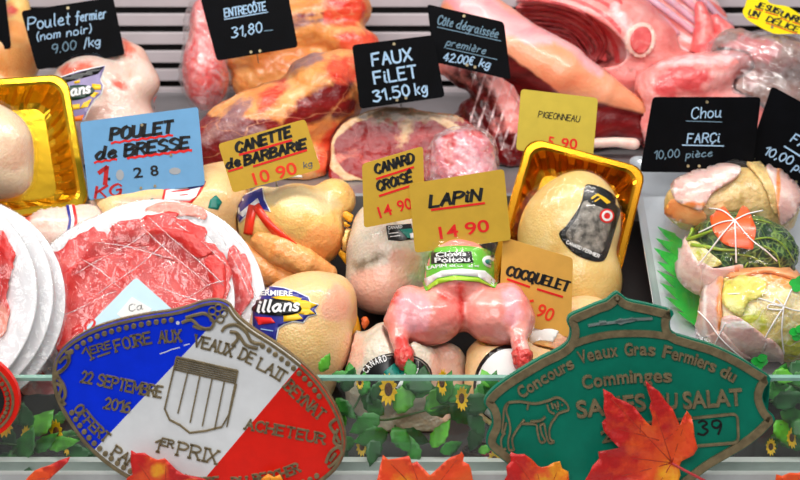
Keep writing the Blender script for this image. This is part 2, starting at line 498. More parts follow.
def mix(nt, fac, a, b):
    m = nt.nodes.new('ShaderNodeMix'); m.data_type = 'RGBA'
    for s, i in ((fac, 0), (a, 6), (b, 7)):
        if hasattr(s, 'is_linked'): nt.links.new(s, m.inputs[i])
        else: m.inputs[i].default_value = s
    return m.outputs[2]
def math_(nt, op, a, b=0.0, c=0.0):
    m = nt.nodes.new('ShaderNodeMath'); m.operation = op
    for i, s in enumerate((a, b, c)):
        if hasattr(s, 'is_linked'): nt.links.new(s, m.inputs[i])
        else: m.inputs[i].default_value = s
    return m.outputs[0]
def bump(nt, b, h, strength=.3, dist=.002):
    n = nt.nodes.new('ShaderNodeBump'); n.inputs['Strength'].default_value = strength; n.inputs['Distance'].default_value = dist
    nt.links.new(h, n.inputs['Height']); nt.links.new(n.outputs[0], b.inputs['Normal'])

def plain(name, c, rough=.5, spec=.5, metal=0, coat=0, vary=.06, scale=60, bmp=0.0, bscale=300, sss=0):
    m, nt, b = newmat(name)
    c4 = lin(c); v = texco(nt); f = noise(nt, v, scale)
    lo = tuple(x * (1 - vary) for x in c4[:3]) + (1,); hi = tuple(min(1, x * (1 + vary)) for x in c4[:3]) + (1,)
    nt.links.new(ramp(nt, f, [(.35, lo), (.65, hi)]), b.inputs['Base Color'])
    b.inputs['Roughness'].default_value = rough; b.inputs['Metallic'].default_value = metal
    b.inputs['Specular IOR Level'].default_value = spec; b.inputs['Coat Weight'].default_value = coat; b.inputs['Coat Roughness'].default_value = .08
    if sss: b.inputs['Subsurface Weight'].default_value = sss; b.inputs['Subsurface Radius'].default_value = (.006, .003, .002); b.inputs['Subsurface Scale'].default_value = 1
    if bmp: bump(nt, b, noise(nt, v, bscale), bmp)
    return m

def meat(name, ca, cb, cc=None, scale=28, stretch=(1, 1, 1), rot=(0, 0, 0), masks=(), vein=None, rough=.32, coat=.35, bmp=.35, bscale=220, sss=.25, dist=.6, pores=0):
    """flesh, skin or fat: two or three mottled tones, optional mask colours (channel, colour A, colour B), optional fat veins"""
    m, nt, b = newmat(name)
    v = texco(nt, stretch, rot); v0 = texco(nt)
    f = noise(nt, v, scale, 5, .6, dist)
    deep = lambda c: tuple(x ** 1.32 * 1.04 for x in lin(c)[:3]) + (1.0,)
    ca, cb = deep(ca), deep(cb); cc = None if cc is None else deep(cc); masks = [(ch, deep(c1), deep(c2)) for ch, c1, c2 in masks]
    st = [(.33, ca), (.62, cb)] if cc is None else [(.28, ca), (.5, cb), (.7, cc)]
    col = ramp(nt, f, st)
    if masks:
        at = nt.nodes.new('ShaderNodeAttribute'); at.attribute_name = 'Mask'
        sp = nt.nodes.new('ShaderNodeSeparateColor'); nt.links.new(at.outputs['Color'], sp.inputs[0])
        f2 = noise(nt, v0, scale * 2.2, 4); f3 = noise(nt, v, scale * 1.6, 5, .65, 1.0)
        for ch, c1, c2 in masks:
            k = math_(nt, 'ADD', sp.outputs[ch], math_(nt, 'MULTIPLY_ADD', f2, 1.5, -.75))
            k = math_(nt, 'MULTIPLY_ADD', k, 2.6, -.8); k.node.use_clamp = True
            k = math_(nt, 'MULTIPLY', k, math_(nt, 'GREATER_THAN', sp.outputs[ch], .01))
            col = mix(nt, k, col, ramp(nt, f3, [(.35, c1), (.65, c2)]))
    if vein:
        c, lo, hi, sc = vein
        w = nt.nodes.new('ShaderNodeTexVoronoi'); w.feature = 'DISTANCE_TO_EDGE'; w.inputs['Scale'].default_value = sc
        d = nt.nodes.new('ShaderNodeMixRGB'); d.inputs[0].default_value = .06
        nz = nt.nodes.new('ShaderNodeTexNoise'); nz.inputs['Scale'].default_value = 30; nt.links.new(v, nz.inputs['Vector'])
        nt.links.new(v, d.inputs[1]); nt.links.new(nz.outputs['Color'], d.inputs[2]); nt.links.new(d.outputs[0], w.inputs['Vector'])
        k = nt.nodes.new('ShaderNodeMapRange'); k.inputs[1].default_value = hi; k.inputs[2].default_value = lo; nt.links.new(w.outputs['Distance'], k.inputs[0])
        k2 = math_(nt, 'MULTIPLY', k.outputs[0], noise(nt, v0, scale * 1.3))
        col = mix(nt, k2, col, lin(c))
    nt.links.new(col, b.inputs['Base Color'])
    b.inputs['Roughness'].default_value = rough; b.inputs['Coat Weight'].default_value = coat; b.inputs['Coat Roughness'].default_value = .15
    b.inputs['Subsurface Weight'].default_value = sss; b.inputs['Subsurface Radius'].default_value = (.008, .003, .0016); b.inputs['Subsurface Scale'].default_value = 1
    h = noise(nt, v0, bscale, 3)
    if pores:
        w = nt.nodes.new('ShaderNodeTexVoronoi'); w.inputs['Scale'].default_value = pores; nt.links.new(v0, w.inputs['Vector'])
        h = math_(nt, 'ADD', h, math_(nt, 'MULTIPLY', w.outputs['Distance'], .8))
    h = math_(nt, 'ADD', h, math_(nt, 'MULTIPLY', f, 1.2))
    bump(nt, b, h, bmp, .003)
    return m

def clear(name, tint=(1, 1, 1), gloss=.07, edge=.35, rough=.08, bmp=.6, bscale=25, stretch=(1, 1, 1), milky=0.0, edge_tint=None):
    """see-through film or glass: clear body, reflections by facing angle, wrinkled by bump"""
    m, nt, b = newmat(name); nt.nodes.remove(b)
    out = [n for n in nt.nodes if n.type == 'OUTPUT_MATERIAL'][0]
    tr = nt.nodes.new('ShaderNodeBsdfTransparent'); tr.inputs[0].default_value = tint + (1,)
    gl = nt.nodes.new('ShaderNodeBsdfGlossy'); gl.inputs['Roughness'].default_value = rough; gl.inputs[0].default_value = (1, 1, 1, 1)
    lw = nt.nodes.new('ShaderNodeLayerWeight'); lw.inputs[0].default_value = .25
    bp = nt.nodes.new('ShaderNodeBump'); bp.inputs['Strength'].default_value = bmp; bp.inputs['Distance'].default_value = .004
    v = texco(nt, stretch); h = noise(nt, v, bscale, 3, .5, 1.5)
    if bmp > 0:
        nt.links.new(h, bp.inputs['Height']); nt.links.new(bp.outputs[0], gl.inputs['Normal']); nt.links.new(bp.outputs[0], lw.inputs['Normal'])
    fac = math_(nt, 'MULTIPLY_ADD', lw.outputs['Facing'], edge, gloss); fac.node.use_clamp = True
    ms = nt.nodes.new('ShaderNodeMixShader'); nt.links.new(fac, ms.inputs[0]); nt.links.new(tr.outputs[0], ms.inputs[1]); nt.links.new(gl.outputs[0], ms.inputs[2])
    last = ms.outputs[0]
    if milky:
        df = nt.nodes.new('ShaderNodeBsdfDiffuse'); df.inputs[0].default_value = (.9, .9, .92, 1)
        m2 = nt.nodes.new('ShaderNodeMixShader')
        k = nt.nodes.new('ShaderNodeMapRange'); k.inputs[1].default_value = .4; k.inputs[2].default_value = .75; k.inputs[4].default_value = milky; nt.links.new(h, k.inputs[0])
        nt.links.new(k.outputs[0], m2.inputs[0]); nt.links.new(last, m2.inputs[1]); nt.links.new(df.outputs[0], m2.inputs[2]); last = m2.outputs[0]
    nt.links.new(last, out.inputs[0])
    return m

plain('steel', (.70, .70, .71), .38, metal=.75, vary=.04, scale=20)
plain('slat', (.80, .77, .79), .45, metal=.1, vary=.05, scale=15)
plain('dark', (.02, .02, .022), .7)
plain('deck_metal', (.07, .06, .06), .5, metal=.3, vary=.25, scale=30)
plain('rail', (.74, .75, .75), .4, metal=.2, vary=.05)
plain('black_slate', (.012, .016, .028), .6, spec=.08, vary=.3, scale=40)
plain('slate_edge', (.05, .05, .055), .5)
plain('chalk', (.62, .75, .87), .8, vary=.05); plain('chalk_dim', (.42, .54, .62), .8, vary=.1); plain('chalk_white', (.93, .94, .96), .8)
plain('yellow_card', (.76, .61, .19), .5, spec=.3, vary=.04); plain('lime_card', (.76, .68, .25), .5, spec=.3, vary=.04); plain('orange_card', (.84, .63, .28), .5, spec=.3, vary=.04)
plain('lemon_card', (1.0, .90, .0), .5, spec=.3, vary=.02)
plain('blue_card', (.42, .63, .80), .5, spec=.3, vary=.03); plain('pale_blue_card', (.78, .90, .95), .5, spec=.3, vary=.02)
plain('black_ink', (.015, .015, .02), .5); plain('red_ink', (.85, .05, .03), .5); plain('dark_red_ink', (.70, .04, .06), .5); plain('orange_ink', (.90, .20, .05), .5); plain('card_grey', (.62, .64, .66), .6); plain('grey_ink', (.35, .36, .38), .6)
plain('rivet', (.70, .64, .50), .35, metal=.7)
plain('pin', (.6, .6, .6), .3, metal=.9)
plain('plaque_blue', (.0, .20, .93), .4, spec=.25, coat=.08, vary=.05); plain('plaque_white', (.93, .94, .95), .4, coat=.1, vary=.03); plain('plaque_red', (.93, .12, .06), .4, spec=.3, coat=.1, vary=.05)
plain('plaque_green', (.01, .48, .385), .42, spec=.25, coat=.06, vary=.07); plain('bronze', (.50, .44, .32), .45, metal=.3, vary=.22, scale=120, bmp=.25)
plain('bronze_pale', (.52, .46, .34), .45, metal=.3, vary=.2, scale=120, bmp=.2); plain('pewter', (.62, .68, .66), .35, metal=.6, vary=.15)
plain('plate_white', (.90, .90, .91), .45, vary=.02, sss=.1); plain('paper_white', (.93, .93, .92), .7, vary=.02)
plain('gold', (.84, .58, .13), .20, metal=.95, vary=.08, scale=25); plain('gold_light', (.90, .72, .17), .20, metal=.9, vary=.08, scale=25, bmp=.15, bscale=60)
plain('silver_tray', (.84, .87, .90), .30, metal=.55, vary=.08, scale=15, bmp=.3, bscale=40)
plain('grass_plastic', (.12, .72, .25), .35, vary=.15); plain('leaf_green', (.16, .46, .14), .42, vary=.55, scale=45, bmp=.2); plain('leaf_light', (.32, .62, .16), .42, vary=.4, scale=45); plain('leaf_dark', (.09, .32, .13), .45, vary=.4, scale=45)
plain('stem_green', (.18, .33, .10), .5, vary=.2); plain('petal', (.97, .75, .04), .5, vary=.12, scale=80); plain('seed', (.38, .22, .10), .8, bmp=.8, bscale=500)
plain('carrot', (.97, .38, .14), .35, vary=.12, scale=90, coat=.3, sss=.2); plain('string', (.95, .93, .92), .7)
plain('label_blue', (.15, .17, .55), .35, vary=.05); plain('label_violet', (.55, .50, .68), .35, vary=.08); plain('label_black', (.05, .06, .07), .3); plain('label_white', (.93, .93, .93), .4, vary=.02)
plain('label_yellow', (.98, .78, .10), .4); plain('label_orange', (.96, .48, .08), .4); plain('label_green', (.42, .78, .22), .35, vary=.06); plain('label_lime', (.68, .86, .20), .35); plain('label_teal', (.05, .50, .44), .35); plain('label_red', (.88, .12, .12), .4); plain('label_sky', (.62, .76, .92), .4); plain('label_photo', (.52, .50, .47), .35, vary=.7, scale=110); plain('label_dark_green', (.06, .22, .17), .35)
plain('ribbon_red', (.93, .20, .09), .3, coat=.3); plain('foot_yellow', (.93, .66, .12), .4, vary=.2, scale=70, bmp=.5); plain('foot_orange', (.92, .42, .18), .4, vary=.3, scale=70, bmp=.5)
plain('wicker', (.20, .11, .07), .7, vary=.4, scale=120, bmp=.8, bscale=250); plain('magenta', (.72, .10, .32), .5)

meat('skin_yellow', (.88, .74, .46), (.92, .82, .58), (.94, .87, .70), 16, pores=350, sss=.3, bmp=.2)
meat('skin_canette', (.93, .72, .45), (.95, .82, .55), (.96, .88, .68), 16, pores=380, bmp=.22, masks=[(0, (.93, .66, .40), (.95, .76, .53)), (1, (.82, .15, .12), (.93, .55, .5)), (2, (.94, .87, .70), (.92, .84, .66))])
meat('skin_pale', (.90, .80, .68), (.94, .86, .76), (.88, .72, .62), 18, pores=320, sss=.3, bmp=.2, masks=[(0, (.90, .50, .42), (.94, .66, .58))])
meat('skin_pink', (.92, .80, .75), (.93, .86, .82), (.90, .74, .68), 20, pores=300, sss=.3, bmp=.2, masks=[(0, (.88, .45, .38), (.93, .6, .5)), (1, (.25, .23, .22), (.45, .42, .4))])
meat('skin_beige', (.92, .76, .55), (.95, .83, .64), (.94, .78, .68), 16, pores=380, sss=.3, bmp=.22, masks=[(0, (.95, .70, .60), (.94, .78, .68)), (1, (.92, .78, .56), (.94, .83, .62))])
meat('skin_duck', (.80, .77, .71), (.88, .84, .78), (.90, .82, .76), 18, pores=260, bmp=.25, masks=[(0, (.92, .74, .67), (.93, .80, .73)), (1, (.62, .56, .48), (.72, .66, .58))])
meat('rabbit', (.94, .56, .53), (.95, .66, .62), (.96, .76, .73), 22, bmp=.25, coat=.5, rough=.26, masks=[(0, (.82, .14, .13), (.93, .42, .38)), (1, (.95, .74, .76), (.94, .68, .70)), (2, (.35, .04, .04), (.5, .08, .07))])
meat('rabbit_tip', (.80, .15, .15), (.92, .38, .36), (.95, .6, .55), 120, bmp=.6)
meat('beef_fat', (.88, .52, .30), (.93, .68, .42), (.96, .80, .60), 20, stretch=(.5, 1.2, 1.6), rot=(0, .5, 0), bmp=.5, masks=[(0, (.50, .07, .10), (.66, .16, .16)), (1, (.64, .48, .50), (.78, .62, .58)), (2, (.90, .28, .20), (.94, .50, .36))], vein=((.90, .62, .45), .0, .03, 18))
meat('beef_red', (.56, .04, .07), (.66, .07, .09), (.74, .13, .14), 30, stretch=(1, 1, 2), vein=((.86, .40, .36), .0, .012, 22), bmp=.3, sss=.08, coat=.2, masks=[(0, (.90, .74, .56), (.94, .84, .70)), (1, (.48, .40, .32), (.62, .52, .40)), (2, (.88, .40, .32), (.94, .60, .50))])
meat('veal', (.94, .60, .46), (.96, .70, .56), (.96, .76, .66), 10, stretch=(.6, 1, 1.4), bmp=.3, sss=.3, masks=[(0, (.36, .06, .08), (.60, .16, .17)), (1, (.95, .68, .70), (.97, .82, .82)), (2, (.78, .30, .30), (.88, .5, .48))])
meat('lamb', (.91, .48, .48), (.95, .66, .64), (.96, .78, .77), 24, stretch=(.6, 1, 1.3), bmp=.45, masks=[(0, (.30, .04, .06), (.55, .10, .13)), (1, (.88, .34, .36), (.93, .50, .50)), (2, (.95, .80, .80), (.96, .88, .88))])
meat('lamb_cut', (.90, .36, .38), (.94, .52, .52), (.96, .72, .70), 40, bmp=.3)
meat('bone', (.95, .80, .76), (.97, .88, .84), None, 40, bmp=.2)
meat('grey_meat', (.62, .52, .48), (.74, .62, .58), (.80, .60, .60), 20, bmp=.4, masks=[(0, (.86, .40, .42), (.92, .60, .60))])
meat('carpaccio', (.80, .17, .16), (.87, .27, .25), (.91, .42, .38), 45, stretch=(1, 1, 1), bmp=.5, bscale=160, sss=.1, coat=.2, masks=[(0, (.95, .62, .56), (.96, .74, .68))])
meat('roast_pink', (.84, .40, .44), (.90, .62, .66), (.93, .76, .80), 26, bmp=.5, masks=[(0, (.80, .12, .14), (.88, .3, .3))])
meat('cabbage_leaf', (.90, .82, .50), (.93, .86, .66), (.96, .91, .80), 30, bmp=.9, bscale=130, rough=.4, coat=.2, vein=((.98, .96, .88), .0, .10, 60), masks=[(0, (.95, .62, .30), (.96, .76, .50)), (1, (.80, .82, .34), (.88, .87, .46))])
meat('cabbage_yellow', (.86, .82, .36), (.92, .88, .52), (.95, .92, .70), 40, bmp=.9, bscale=130, rough=.4, coat=.2)
meat('cabbage_tan', (.80, .68, .44), (.88, .78, .56), (.93, .86, .70), 30, bmp=.8, bscale=130, rough=.4, coat=.3)
meat('cabbage_green', (.05, .20, .10), (.12, .34, .14), (.20, .42, .18), 60, bmp=1.0, bscale=160, rough=.4, coat=.2, vein=((.62, .76, .36), .02, .14, 85))
meat('cabbage_rib', (.58, .70, .24), (.70, .80, .34), None, 40, bmp=.2)
meat('ham', (.84, .68, .66), (.90, .78, .75), (.95, .89, .86), 26, stretch=(1, 1, 2), bmp=.3, sss=.3, masks=[(0, (.90, .58, .36), (.93, .70, .48)), (1, (.95, .90, .88), (.97, .94, .93))])
meat('ham_orange', (.93, .60, .36), (.94, .72, .52), None, 30, bmp=.2)
meat('maple', (.93, .30, .12), (.95, .42, .16), (.96, .52, .20), 26, bmp=.4, bscale=140, coat=.1, rough=.5, sss=.1, masks=[(0, (.78, .10, .10), (.86, .16, .12)), (1, (.97, .62, .10), (.97, .74, .16)), (2, (.62, .10, .08), (.72, .2, .1))])
clear('film', gloss=.02, edge=.20, rough=.12, bmp=.9, bscale=38)
clear('film_plate', gloss=.045, edge=.18, rough=.10, bmp=1.0, bscale=22, stretch=(2.2, .5, 2.2), milky=.06)
clear('film_milky', gloss=.07, edge=.35, rough=.18, bmp=1.0, bscale=55, milky=.35)
clear('film_grey', tint=(.93, .94, .96), gloss=.10, edge=.35, rough=.12, bmp=1.0, bscale=45, milky=.25)
clear('glass', tint=(.93, .97, .95), gloss=.012, edge=.10, rough=.02, bmp=0)
clear('film_glint', gloss=.22, edge=.5, rough=.2, bmp=.6, bscale=120, milky=.45)
plain('glass_edge', (.50, .68, .62), .15, vary=.1, coat=.3)

# ------------------------------------------------------------------ the setting
def setting(name, vf, mat, bevel=0):
    o = obj(name, vf, mat, smooth=False, bevel=bevel); o['kind'] = 'structure'; return o
# sloping deck, raised rear shelf, slatted rear wall, front ledge
X0, X1 = -.85, .85
def prism_x(prof):
    n = len(prof); v = [(X0, y, z) for y, z in prof] + [(X1, y, z) for y, z in prof]
    f = [tuple(range(n)), tuple(range(n, 2 * n))[::-1]] + [(i, i + n, (i + 1) % n + n, (i + 1) % n) for i in range(n)]
    return np.array(v, float), f
setting('floor', prism_x([(-.02, -.06), (-.02, -.004), (.0, 0), (STEP_Y, STEP_Y * TAN13), (STEP_Y, -.06)]), M['deck_metal'])
setting('trim_1', prism_x([(STEP_Y, -.06), (STEP_Y, STEP_Z - .002), (STEP_Y + .004, STEP_Z), (.82, STEP_Z), (.82, -.06)]), M['steel'])
slats = [box((0, .80, .10 + .0285 * i), (1.7, .006, .0185)) for i in range(-1, 20)]
setting('wall_back', join(*slats), M['slat'], .0015)
setting('wall_back_panel', box((0, .84, .30), (1.7, .01, .75)), M['dark'])
setting('trim_2', join(prism_x([(-.34, -.06), (-.34, -.002), (-.052, -.002), (-.052, .018), (-.045, .018), (-.045, .006), (-.029, .006), (-.029, .018), (-.020, .018), (-.020, -.06)])), M['rail'])

# ------------------------------------------------------------------ light
w = bpy.data.worlds.new('world'); SC.world = w; w.use_nodes = True
bg = w.node_tree.nodes['Background']; bg.inputs[1].default_value = .32
wt = w.node_tree; tcn = wt.nodes.new('ShaderNodeTexCoord'); sxz = wt.nodes.new('ShaderNodeSeparateXYZ'); wt.links.new(tcn.outputs['Generated'], sxz.inputs[0])
wt.links.new(ramp(wt, math_(wt, 'MULTIPLY_ADD', sxz.outputs[2], .5, .5), [(.30, (.30, .29, .30)), (.55, (.62, .62, .64)), (.85, (1.0, 1.0, 1.0))]), bg.inputs[0])
def area(name, loc, target, sx, sy, power, col=(1, 1, 1)):
    l = bpy.data.lights.new(name, 'AREA'); l.shape = 'RECTANGLE'; l.size = sx; l.size_y = sy; l.energy = power; l.color = col
    o = bpy.data.objects.new(name, l); COL.objects.link(o); o.location = loc
    o.rotation_euler = (Vector(target) - Vector(loc)).to_track_quat('-Z', 'Y').to_euler(); return o
area('case_lamp', (0, .12, 1.05), (0, .25, 0), 1.6, .10, 13, (1, .95, .90))
area('front_fill_light', (-.35, -1.75, 2.0), (0, .2, .1), 1.8, .9, 33, (1, .98, .96))  # added front fill standing in for market daylight, no fixture seen there
SC.view_settings.view_transform = 'Standard'; SC.view_settings.look = 'None'; SC.view_settings.gamma = 1; SC.view_settings.exposure = 0
# ------------------------------------------------------------------ price cards
def nrm(pitch, yaw):
    p, y = math.radians(pitch), math.radians(yaw)
    return np.array((math.sin(y) * math.cos(p), -math.cos(y) * math.cos(p), math.sin(p)))
def rrect2d(c, r):
    """rounded quad from four pixel corners"""
    c = np.array(c, float); out = []
    for i in range(4):
        p, a, b = c[i], c[i - 1], c[(i + 1) % 4]
        da = (a - p) / np.linalg.norm(a - p) * r; db = (b - p) / np.linalg.norm(b - p) * r
        for s in (0, .25, .5, .75, 1): out.append(p + da * (1 - s) ** 2 + db * s ** 2)
    return out
def card(name, label, corners, t, mat, pitch=18, yaw=0, group=None, pin_len=.05, rivets=(), rad=4, cat='price tag', outline=None, pin_at=None):
    C = np.array(corners, float); cen = C.mean(0); n = nrm(pitch, yaw); P0 = W(cen[0], cen[1], t)
    mp = plane_map(P0, n)
    th = thing(name, label, cat, hit((C[2][0] + C[3][0]) / 2, (C[2][1] + C[3][1]) / 2, P0, n), group)
    pts = outline if outline is not None else rrect2d(C, rad)
    cd = emit('card', poly2d(pts), mp, 0, .0016, mat, th)
    bm = pin_at or ((C[2] + C[3]) / 2)
    up = (C[0] + C[1]) / 2 - (C[2] + C[3]) / 2
    a = mp(bm[0] + up[0] * .25, bm[1] + up[1] * .25, -.0026); b = mp(bm[0], bm[1], -.0026)
    v = (mp(*bm, 0) - CAM); v /= np.linalg.norm(v); d = v * .9 + np.array((0, .25, -.35)); d /= np.linalg.norm(d)
    k = (a + b) / 2; s = 0.002
    while s < .10:
        q = wc(k + d * s)[None]
        if min([float(f_(q)[0]) for f_, lo_, hi_, _ in BL if (lo_ <= q[0]).all() and (q[0] <= hi_).all()] + [float(ground(q)[0]), 1]) < 0: break
        s += .002
    obj('pin', tube([a, k, k + d * (s + .006)], .0011, 6), M['pin'], th)
    for r in rivets: emit('rivet', poly2d(disc2d(r, 1.5, 10)), mp, .0008, .001, M['rivet'], cd)
    return cd, mp
def ink(th, mp, m2, mat, name='lettering', lift=.0004): return emit(name, m2, mp, lift, .0004, mat, th)
NB = math.radians(20)
def brush(s, p0, p1, h, w=2.6, sh=.18): return stroke2d(s, p0, p1, h, w * 1.22, shear=sh, nib=NB, jit=.25)
def chalk(s, p0, p1, h, w=1.3, sh=.15): return stroke2d(s, p0, p1, h, w, shear=sh, jit=.3)
def wavy(p0, p1, w=2.4, n=9, amp=.6):
    p0, p1 = np.array(p0, float), np.array(p1, float); d = p1 - p0; nn = np.array((-d[1], d[0])) / np.linalg.norm(d)
    return line2d([p0 + d * i / n + nn * amp * (-1) ** i for i in range(n + 1)], w)


# ------------------------------------------------------------------ metal award plaques leaning on the glass
PY, PZ, PT = -.052, .123, math.radians(14)
PN = np.array((0, -math.cos(PT), math.sin(PT)))
PP = np.array((0, PY, PZ))
pm = plane_map(PP, PN)
def plaque_base(th, out, m, depth=.007):
    return emit('back_plate', poly2d(out), pm, 0, depth, m, th)
def px_to_ledge(): pass
out_b = catmull([(52, 378), (55, 358), (67, 343), (88, 330), (113, 321), (145, 314), (172, 310), (188, 306), (203, 301), (217, 299.5), (229, 304), (238, 316), (254, 329), (276, 343), (300, 361), (320, 381), (335, 404), (344, 426), (346, 446), (341, 463), (329, 477), (311, 488), (285, 494), (250, 496), (210, 495), (170, 490), (135, 482), (108, 466), (84, 444), (65, 417), (55, 396)], True, 4)
th = thing('award_plaque', 'oval blue, white and red metal plaque with raised lettering and a shield', 'plaque', hit(200, 494, PP, PN))
plaque_base(th, out_b, M['bronze'])
inn = inset(out_b, 1.6)
L1 = ((232, 303), (92, 452)); L2 = ((306, 358), (190, 496))
blue = clip_poly(inn, *L1, 1); rest = clip_poly(inn, *L1, -1); white = clip_poly(rest, *L2, 1); redp = clip_poly(rest, *L2, -1)
for nm, pl, m in (('blue_field', blue, 'plaque_blue'), ('white_field', white, 'plaque_white'), ('red_field', redp, 'plaque_red')):
    emit(nm, poly2d(pl), pm, .0012, .0012, M[m], th, label=nm.replace('_', ' ') + ' of enamel paint')
rim = inset(out_b, 3.4)
emit('rim', line2d(rim, 2.6, True), pm, .0034, .0026, M['bronze'], th)
bd = inset(out_b, 9); Lb = np.concatenate([[0], np.cumsum(np.linalg.norm(np.diff(np.vstack([bd, bd[:1]]), axis=0), axis=1))]); bdc = np.vstack([bd, bd[:1]]); beads = []
for d in np.arange(0, Lb[-1], 7.6):
    c = (np.interp(d, Lb, bdc[:, 0]), np.interp(d, Lb, bdc[:, 1]))
    if 176 < c[0] < 262 and c[1] < 350 or c[0] < 70 and 350 < c[1] < 408 or c[0] > 318 and 400 < c[1] < 475:
        if beads: emit('bead_border', j2(*beads), pm, .0042, .003, M['bronze'], th, bevel=.0008)
        beads = []; continue
    beads.append(poly2d(disc2d(c, 2.7, 10)))

if beads: emit('bead_border', j2(*beads), pm, .0042, .003, M['bronze'], th, bevel=.0008)
scr = []
def scroll(*pts, w=3.0): scr.append(line2d(pts, w, smooth_n=5))
scroll((182, 322), (192, 319), (200, 326), (210, 328), (214, 321), (206, 313), (196, 314), (186, 317)); scroll((193, 325), (201, 328), (211, 327), w=2.2); scroll((262, 343), (252, 341), (246, 331), (236, 324), (226, 326), (222, 331)); scroll((258, 348), (246, 344), (238, 333), (230, 331)); scroll((232, 345), (238, 338), (236, 331))
for k in range(5):
    a = math.radians(72 * k - 80); scr.append(line2d(disc2d((218 + 6 * math.cos(a), 313 + 6 * math.sin(a)), 3.6, 10), 1.6, True))
emit('scrollwork', j2(*scr), pm, .0045, .0033, M['bronze'], th, bevel=.0006); scr.clear()
scroll((60, 362), (66, 356), (70, 360), (64, 368), (58, 372), (60, 378)); scroll((66, 352), (70, 352), (68, 364), (60, 372)); scroll((57, 382), (62, 386), (60, 396), (66, 404)); scroll((58, 376), (64, 384), (66, 394), (62, 402))
emit('scrollwork', j2(*scr), pm, .0045, .0033, M['bronze'], th, bevel=.0006); scr.clear()
scroll((336, 418), (330, 424), (336, 434), (340, 442)); scroll((338, 428), (334, 440), (342, 446)); scroll((326, 462), (330, 452), (338, 446), (342, 452), (334, 462), (328, 466)); scroll((330, 460), (336, 452))
emit('scrollwork', j2(*scr), pm, .0045, .0033, M['bronze'], th, bevel=.0006)
sf = dict(w=1.75, serif=.95)
S2 = lambda s, a, b, h, **k: stroke2d(s, a, b, h, **{**sf, **k})
let = [S2('1', (88, 361), (93, 358), 13, w=1.6), S2('ERE', (92, 353), (112, 347), 7, w=1.2), line2d([(98, 356), (111, 351.5)], 1.6),
       arc2d('FOIRE', [(116, 351), (134, 346), (153, 342)], 11, S2), arc2d('AUX', [(159, 342), (182, 340.5)], 11, S2), arc2d('VEAUX', [(193, 345), (213, 350), (232, 356)], 11, S2), arc2d('DE', [(238, 357), (252, 364)], 11, S2), arc2d('LAIT', [(256, 367), (270, 374), (283, 382)], 11, S2),
       arc2d('BEYNAT', [(283, 386), (298, 401), (320, 420)], 11, S2), arc2d('22', [(81, 381), (93, 383)], 11, S2), arc2d('SEPTEMBRE', [(97, 384), (130, 391), (162, 397)], 11, S2), arc2d('2016', [(104, 407), (130, 412)], 10.5, S2),
       arc2d('OFFERT', [(74, 408), (90, 428), (106, 442)], 9.5, S2), arc2d('PAR', [(111, 453), (134, 468)], 10, S2), S2('1', (154, 450), (158, 451), 12, w=1.6), S2('ER', (161, 444), (173, 447), 7, w=1.2), S2('PRIX', (177, 454), (216, 463), 13, w=1.7),
       S2('ACHETEUR', (245, 428), (324, 443), 10, w=1.6), arc2d('MAURICE', [(176, 480), (196, 486), (220, 485)], 9, S2), arc2d('DU', [(232, 486), (248, 485)], 9, S2), arc2d('BESCHER', [(254, 483), (280, 478), (301, 470)], 9, S2)]
emit('lettering', j2(*let), pm, .0034, .0022, M['bronze_pale'], th)
sh = [line2d([(177, 356), (238, 370)], 1.4), line2d([(177, 356), (165, 408), (170, 419), (180, 424), (190, 432), (206, 430), (222, 426), (229, 414), (238, 370)], 1.6)]
for i in range(1, 6): sh.append(line2d([(177 + 12.2 * i - 1.2, 369 + 2.9 * i), (165 + 12.2 * i + 1, 409 + 3.4 * i + (6 if 1 < i < 5 else 0))], 1.3))
for i in range(1, 7): sh.append(line2d([(177 - i * .45, 356 + 2.1 * i), (238 - i * .45, 370 + 2.1 * i)], .8))
emit('shield_emblem', j2(*sh), pm, .0036, .0024, M['bronze_pale'], th)
emit('screw_hole', j2(poly2d(disc2d((178, 322.5), 1.8, 12))), pm, .0016, .0004, M['plaque_white'], th)
emit('screw_hole', j2(poly2d(disc2d((253, 341.5), 1.8, 12))), pm, .0016, .0004, M['dark'], th)
emit('paint_scratch', j2(line2d([(160, 353.5), (166, 351.5), (172, 349), (180, 347)], 1.0), line2d([(184, 345), (190, 343.5)], 1.0)), pm, .0015, .0003, M['plaque_white'], th)

out_g = catmull([(567, 322), (570, 315), (583, 309), (597, 303), (606, 300), (612, 295), (617, 292), (622, 295), (629, 300), (648, 304), (673, 311), (670, 321), (673, 332), (690, 338), (713, 345), (737, 356), (757, 368), (771, 378), (765, 388), (763, 398), (768, 410), (775, 419), (765, 432), (748, 446), (728, 458), (708, 470), (690, 484), (672, 497), (640, 501), (605, 500), (570, 497), (545, 490), (524, 477), (505, 462), (488, 447), (487, 436), (492, 424), (490, 412), (484, 403), (488, 394), (500, 383), (518, 371), (540, 358), (560, 348), (568, 340), (570, 330)], True, 3)
th = thing('award_plaque', 'green metal plaque with a raised cow and the words Concours Veaux Gras Fermiers', 'plaque', hit(630, 496, PP, PN))
plaque_base(th, out_g, M['plaque_green'])
emit('rim', line2d(inset(out_g, 5.4), 7.6, True), pm, .0030, .003, M['bronze'], th)
emit('divider_band', line2d([(570, 345), (590, 338), (610, 334), (630, 333), (650, 333.5), (675, 337)], 6.5, smooth_n=4), pm, .0029, .0029, M['bronze'], th)
A2 = lambda s, a, b, h, **k: font2d(s, np.array(a) - (np.array(b) - np.array(a)) * .06, np.array(b) + (np.array(b) - np.array(a)) * .06, h * (1.12 if s.isupper() or s in 'lu' else 1.12), .022)
